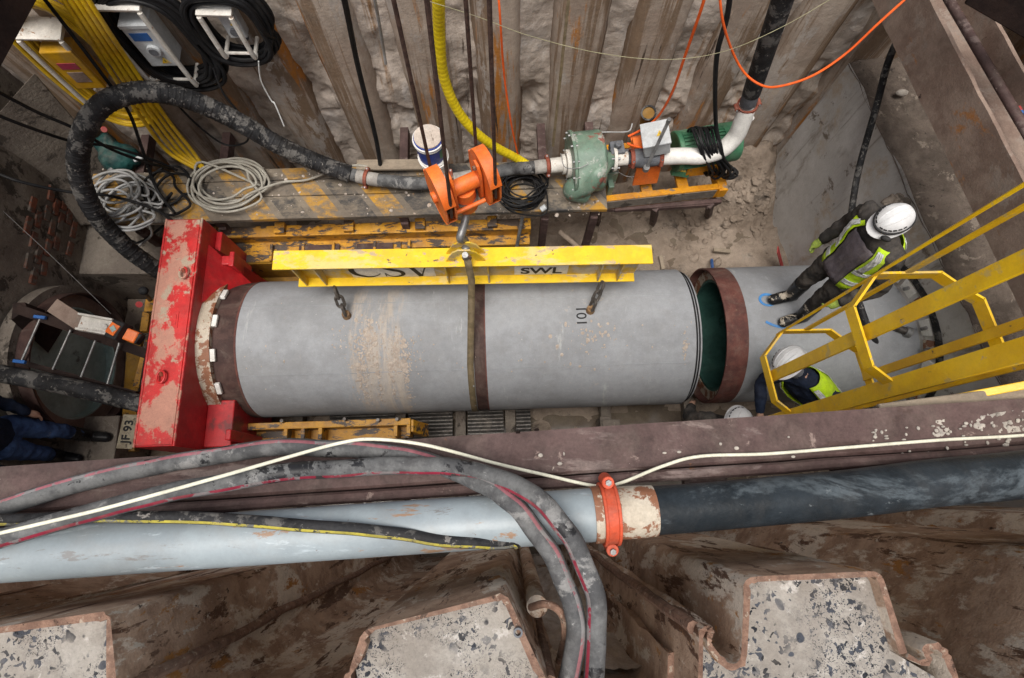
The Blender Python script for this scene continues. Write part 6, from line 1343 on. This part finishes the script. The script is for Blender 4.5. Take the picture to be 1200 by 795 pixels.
    if gloves:
        for s, sd_ in (('r', 1), ('l', -1)):
            b = MB(); d_ = Jw['wr_' + s] - Jw['el_' + s]; hand_tubes(b, Jw['wr_' + s], d_, -rt * sd_ + V(0, 0, -.2), sd_, .5, .0115); b.tube([Jw['wr_' + s] - d_.normalized() * .05, Jw['wr_' + s] + d_.normalized() * .02], .036, 14)
            b.build('glove', gloves, root, remesh=.006)
    def shell(name, s0, s1, a0, a1, add, m, par=root, th=.004):
        n, q = 20, 14; b = MB(); vs = [TP(s0 + (s1 - s0) * i / q, a0 + (a1 - a0) * j / n, 1.0, add + .010 * noise.noise(V(i * .35 + s0 * 9, j * .4, 3))) for i in range(q + 1) for j in range(n + 1)]
        b.add(vs, [(i * (n + 1) + j, i * (n + 1) + j + 1, (i + 1) * (n + 1) + j + 1, (i + 1) * (n + 1) + j) for i in range(q) for j in range(n)]); o = b.build(name, m, par, angle=60)
        so = o.modifiers.new('thickness', 'SOLIDIFY'); so.thickness = th; so.offset = 1; return o
    hp_ = math.pi / 2
    if vest:
        op = vest                      # half angle of the front opening
        ve = shell('vest', -.02, .93, hp_ + op, hp_ + 2 * math.pi - op, .026, M['hi_vis'])
        for s0, s1 in ((.10, .19), (.34, .43)): shell('reflective_band', s0, s1, hp_ + op + .01, hp_ + 2 * math.pi - op - .01, .034, M['reflect'], ve)
        for a_ in (hp_ + op + .22, hp_ - op - .22, hp_ + math.pi - .5, hp_ + math.pi + .5): shell('reflective_band', .43, .90, a_ - .13, a_ + .13, .035, M['reflect'], ve)
    if shirt: shell('shirt_front', -.04, .80, hp_ - (vest or .5), hp_ + (vest or .5), .012, shirt)
    # neck scarf
    MB().tube([nek + up_h * .01, nek + up_h * .05, nek + up_h * .075], .064, 16).build('neck_scarf', M['cast_grey'], root)
    if helmet:
        hc = hd + up_h * .035; b = MB(); n, m = 36, 12; vs = []
        for i in range(m + 1):
            ph = math.pi / 2 * i / m
            for j in range(n):
                a_ = 2 * math.pi * j / n; rr = math.cos(ph); rid = 1 + .022 * math.cos(a_ * 6) * math.sin(ph * 2) ** 2 + .02 * math.exp(-((ph - .45) / .12) ** 2)
                vs.append(hc + HM @ V(.116 * hs * rr * math.cos(a_) * rid, .142 * hs * rr * math.sin(a_) * rid, .112 * hs * math.sin(ph) ** .95))
        b.add(vs, [(i * n + j, i * n + (j + 1) % n, (i + 1) * n + (j + 1) % n, (i + 1) * n + j) for i in range(m) for j in range(n)])
        hl = b.build('helmet', M['helmet'], root, angle=60); so = hl.modifiers.new('thickness', 'SOLIDIFY'); so.thickness = .006; so.offset = 1
        b = MB(); vs = []
        for j in range(n):
            a_ = 2 * math.pi * j / n; ext = .010 + .034 * max(0, math.sin(a_)) ** 2
            for k, (e_, z_) in enumerate(((0, .004), (ext, -.010 - .012 * max(0, math.sin(a_))), (ext, -.016 - .012 * max(0, math.sin(a_))), (0, -.006))): vs.append(hc + HM @ V((.118 * hs + e_) * math.cos(a_), (.144 * hs + e_) * math.sin(a_), z_))
        b.add(vs, [(j * 4 + k, j * 4 + (k + 1) % 4, ((j + 1) % n) * 4 + (k + 1) % 4, ((j + 1) % n) * 4 + k) for j in range(n) for k in range(4)]); b.build('brim', M['helmet'], hl)
        for s in (-1, 1):
            for k in range(6):
                a_ = math.pi / 2 + s * (.30 + .27 * k); c_ = hc + HM @ V(.116 * hs * math.cos(a_) * .905, .142 * hs * math.sin(a_) * .905, .056 * hs); tt = (HM @ V(-math.sin(a_), math.cos(a_), 0)).normalized(); nn_ = (HM @ V(math.cos(a_), math.sin(a_), .75)).normalized()
                MB().box(c_ + nn_ * .004, (.022, .010, .008), Matrix((tt, nn_, tt.cross(nn_))).transposed()).build('vent_slot', M['ink'], hl)
        for q_ in (-.45, 0, .45):                   # raised ribs over the crown
            pts = [hc + HM @ V(.116 * hs * math.sin(q_) * math.cos(t_) * 1.0, .142 * hs * math.sin(t_) * 1.0, .112 * hs * math.cos(q_ * .9) * math.cos(t_) + .003) for t_ in [-1.15 + 2.3 * k / 14 for k in range(15)]]
            MB().tube(pts, .007, 8).build('crown_rib', M['helmet'], hl)
        if strap:
            pts = [hc + HM @ V(.121 * hs * math.cos(a_), .148 * hs * math.sin(a_), .018 + .012 * math.sin(a_)) for a_ in [2 * math.pi * k / 32 for k in range(32)]]
            MB().tube(pts, .008, 8, closed=True, squash=1.3).build('goggle_strap', M['ink'], hl)
            b = MB(); q = hc + HM @ V(-.10, .115, .02); b.ball(q, (.035, .02, .022), 8, rot=HM @ Matrix.Rotation(.6, 3, 'Z')); b.build('goggle', M['ink'], hl)
        for s in (-1, 1): MB().tube([hc + HM @ V(s * .10, .03, -.01), hd + HM @ V(s * .07, .05, -.07), hd + HM @ V(0, .07, -.115)], .005, 6).build('chin_strap', M['ink'], hl)
    return root
# standing person on the right pipe
pb = at(930, 363, 1.60); pb.z = 1.602
hdp = at(1053, 258, 1.6 + 1.60)
fa = R(196)
fr = V(math.cos(fa), math.sin(fa), 0); rt = V(fr.y, -fr.x, 0); dv = hdp - pb
hx_, hy_ = dv.dot(rt), dv.dot(fr)
def L(t, r_, f_, z): return (hx_ * t + r_, hy_ * t + f_, z)
person('person in white helmet, open lime vest and muddy boots standing on the pipe', pb, fa, dict(
    pelvis=L(.5, 0, 0, .88), chest=L(.78, 0, .0, 1.28), neck=L(.93, 0, .0, 1.47), head=L(1, 0, .05, 1.60), look=L(1, -.1, 1.0, 1.05),
    sh_r=L(.88, .20, .0, 1.40), sh_l=L(.88, -.20, .0, 1.40), el_r=L(.7, .27, -.04, 1.13), el_l=L(.7, -.31, .0, 1.13), wr_r=L(.55, .27, .06, .90), wr_l=L(.5, -.26, .16, .90),
    hip_r=L(.5, .10, 0, .86), hip_l=L(.5, -.10, 0, .86), kn_r=L(.25, .12, .05, .48), kn_l=L(.25, -.10, .05, .47), an_r=L(0, .13, 0, .085), an_l=L(0, -.10, 0, .085), toe_r=L(0, .15, .2, .0), toe_l=L(0, -.09, .2, .0)),
    M['dark_cloth'], M['dark_cloth'], M['boot'], vest=.55, gloves=M['glove'], shirt=M['shirt'], strap=True, hs=.87)
# person between pipe and waler
pb2 = V(at(985, 500, .9).x, .52, .25); fa2 = R(238)
fr = V(math.cos(fa2), math.sin(fa2), 0); rt = V(fr.y, -fr.x, 0)
hd2 = at(928, 425, 2.02); dv = hd2 - pb2; hx2, hy2 = dv.dot(rt), dv.dot(fr); hz2 = dv.z
def L2_(t, r_, f_, z): return (hx2 * t + r_, hy2 * t + f_, z)
person('person in white helmet and lime vest over navy jacket, inside the lowest ladder hoop', pb2, fa2, dict(
    pelvis=L2_(.12, 0, -.02, .92), chest=L2_(.62, 0, 0, 1.33), neck=L2_(.88, 0, 0, hz2 - .16), head=L2_(1, 0, 0, hz2 - .02), look=L2_(1, 0, 1.0, hz2 - .75),
    sh_r=L2_(.74, .20, .02, hz2 - .27), sh_l=L2_(.74, -.20, .02, hz2 - .27), el_r=L2_(.75, .28, .1, hz2 - .52), el_l=L2_(.55, -.40, -.02, hz2 - .40), wr_r=L2_(.7, .2, .34, hz2 - .62), wr_l=L2_(.35, -.48, .15, hz2 - .52),
    hip_r=(.10, 0, .88), hip_l=(-.10, 0, .88), kn_r=(.11, .05, .48), kn_l=(-.11, .04, .48), an_r=(.12, 0, .085), an_l=(-.12, 0, .085), toe_r=(.13, .2, 0), toe_l=(-.13, .2, 0)),
    M['navy'], M['navy'], M['boot'], vest=.75)
stp = MB(); stp.box((pb2.x, pb2.y, .12), (.6, .5, .25)); tag(stp.build('step_block', M['concrete_dirty'], bevel=.01), 'muddy step block under the boots of the bending person', 'step')
# person almost hidden by the waler
pb3 = V(at(868, 499, 1.8).x, at(868, 499, 1.8).y, .05); fa3 = R(60)
def std(z=0, sp=.0): return dict(pelvis=(0, 0, .92), chest=(0, 0, 1.32), neck=(0, 0, 1.5), head=(0, .03, 1.63), look=(0, 1, 1.2), sh_r=(.2, 0, 1.43), sh_l=(-.2, 0, 1.43), el_r=(.3, .02, 1.15), el_l=(-.3, .02, 1.15),
    wr_r=(.28, .18, .95), wr_l=(-.28, .18, .95), hip_r=(.10, 0, .88), hip_l=(-.10, 0, .88), kn_r=(.11, .04, .48), kn_l=(-.11, .04, .48), an_r=(.12, 0, .085), an_l=(-.12, 0, .085), toe_r=(.13, .2, 0), toe_l=(-.13, .2, 0))
d3 = std(); pass
person('person hidden behind the waler, only the top of a white helmet showing', pb3, fa3, d3, M['dark_cloth'], M['dark_cloth'], M['boot'])
# person at the left edge, legs showing
pb4 = at(96, 522, .62); fa4 = R(-6)
d4 = std(); d4.update(pelvis=(0, -.08, .90), hip_r=(.10, -.06, .86), hip_l=(-.10, -.06, .86), an_l=(-.10, .10, .085), toe_l=(-.10, .32, 0), kn_l=(-.11, .10, .46), an_r=(.13, -.14, .085), toe_r=(.15, .06, 0), kn_r=(.12, -.02, .47), wr_l=(-.24, .06, .86), el_l=(-.30, -.06, 1.12), wr_r=(.30, .0, .86))
person('person in blue jeans and black rubber boots on the slab at the left edge', pb4, fa4, d4, M['navy'], M['jeans'], mat('clean_black_boot', (.016, .016, .018), (.01, .01, .012), 8, .3, layers=(((.12, .13, .14), 12, .62, .68, S3),), bump=.1), boot_h=.27)
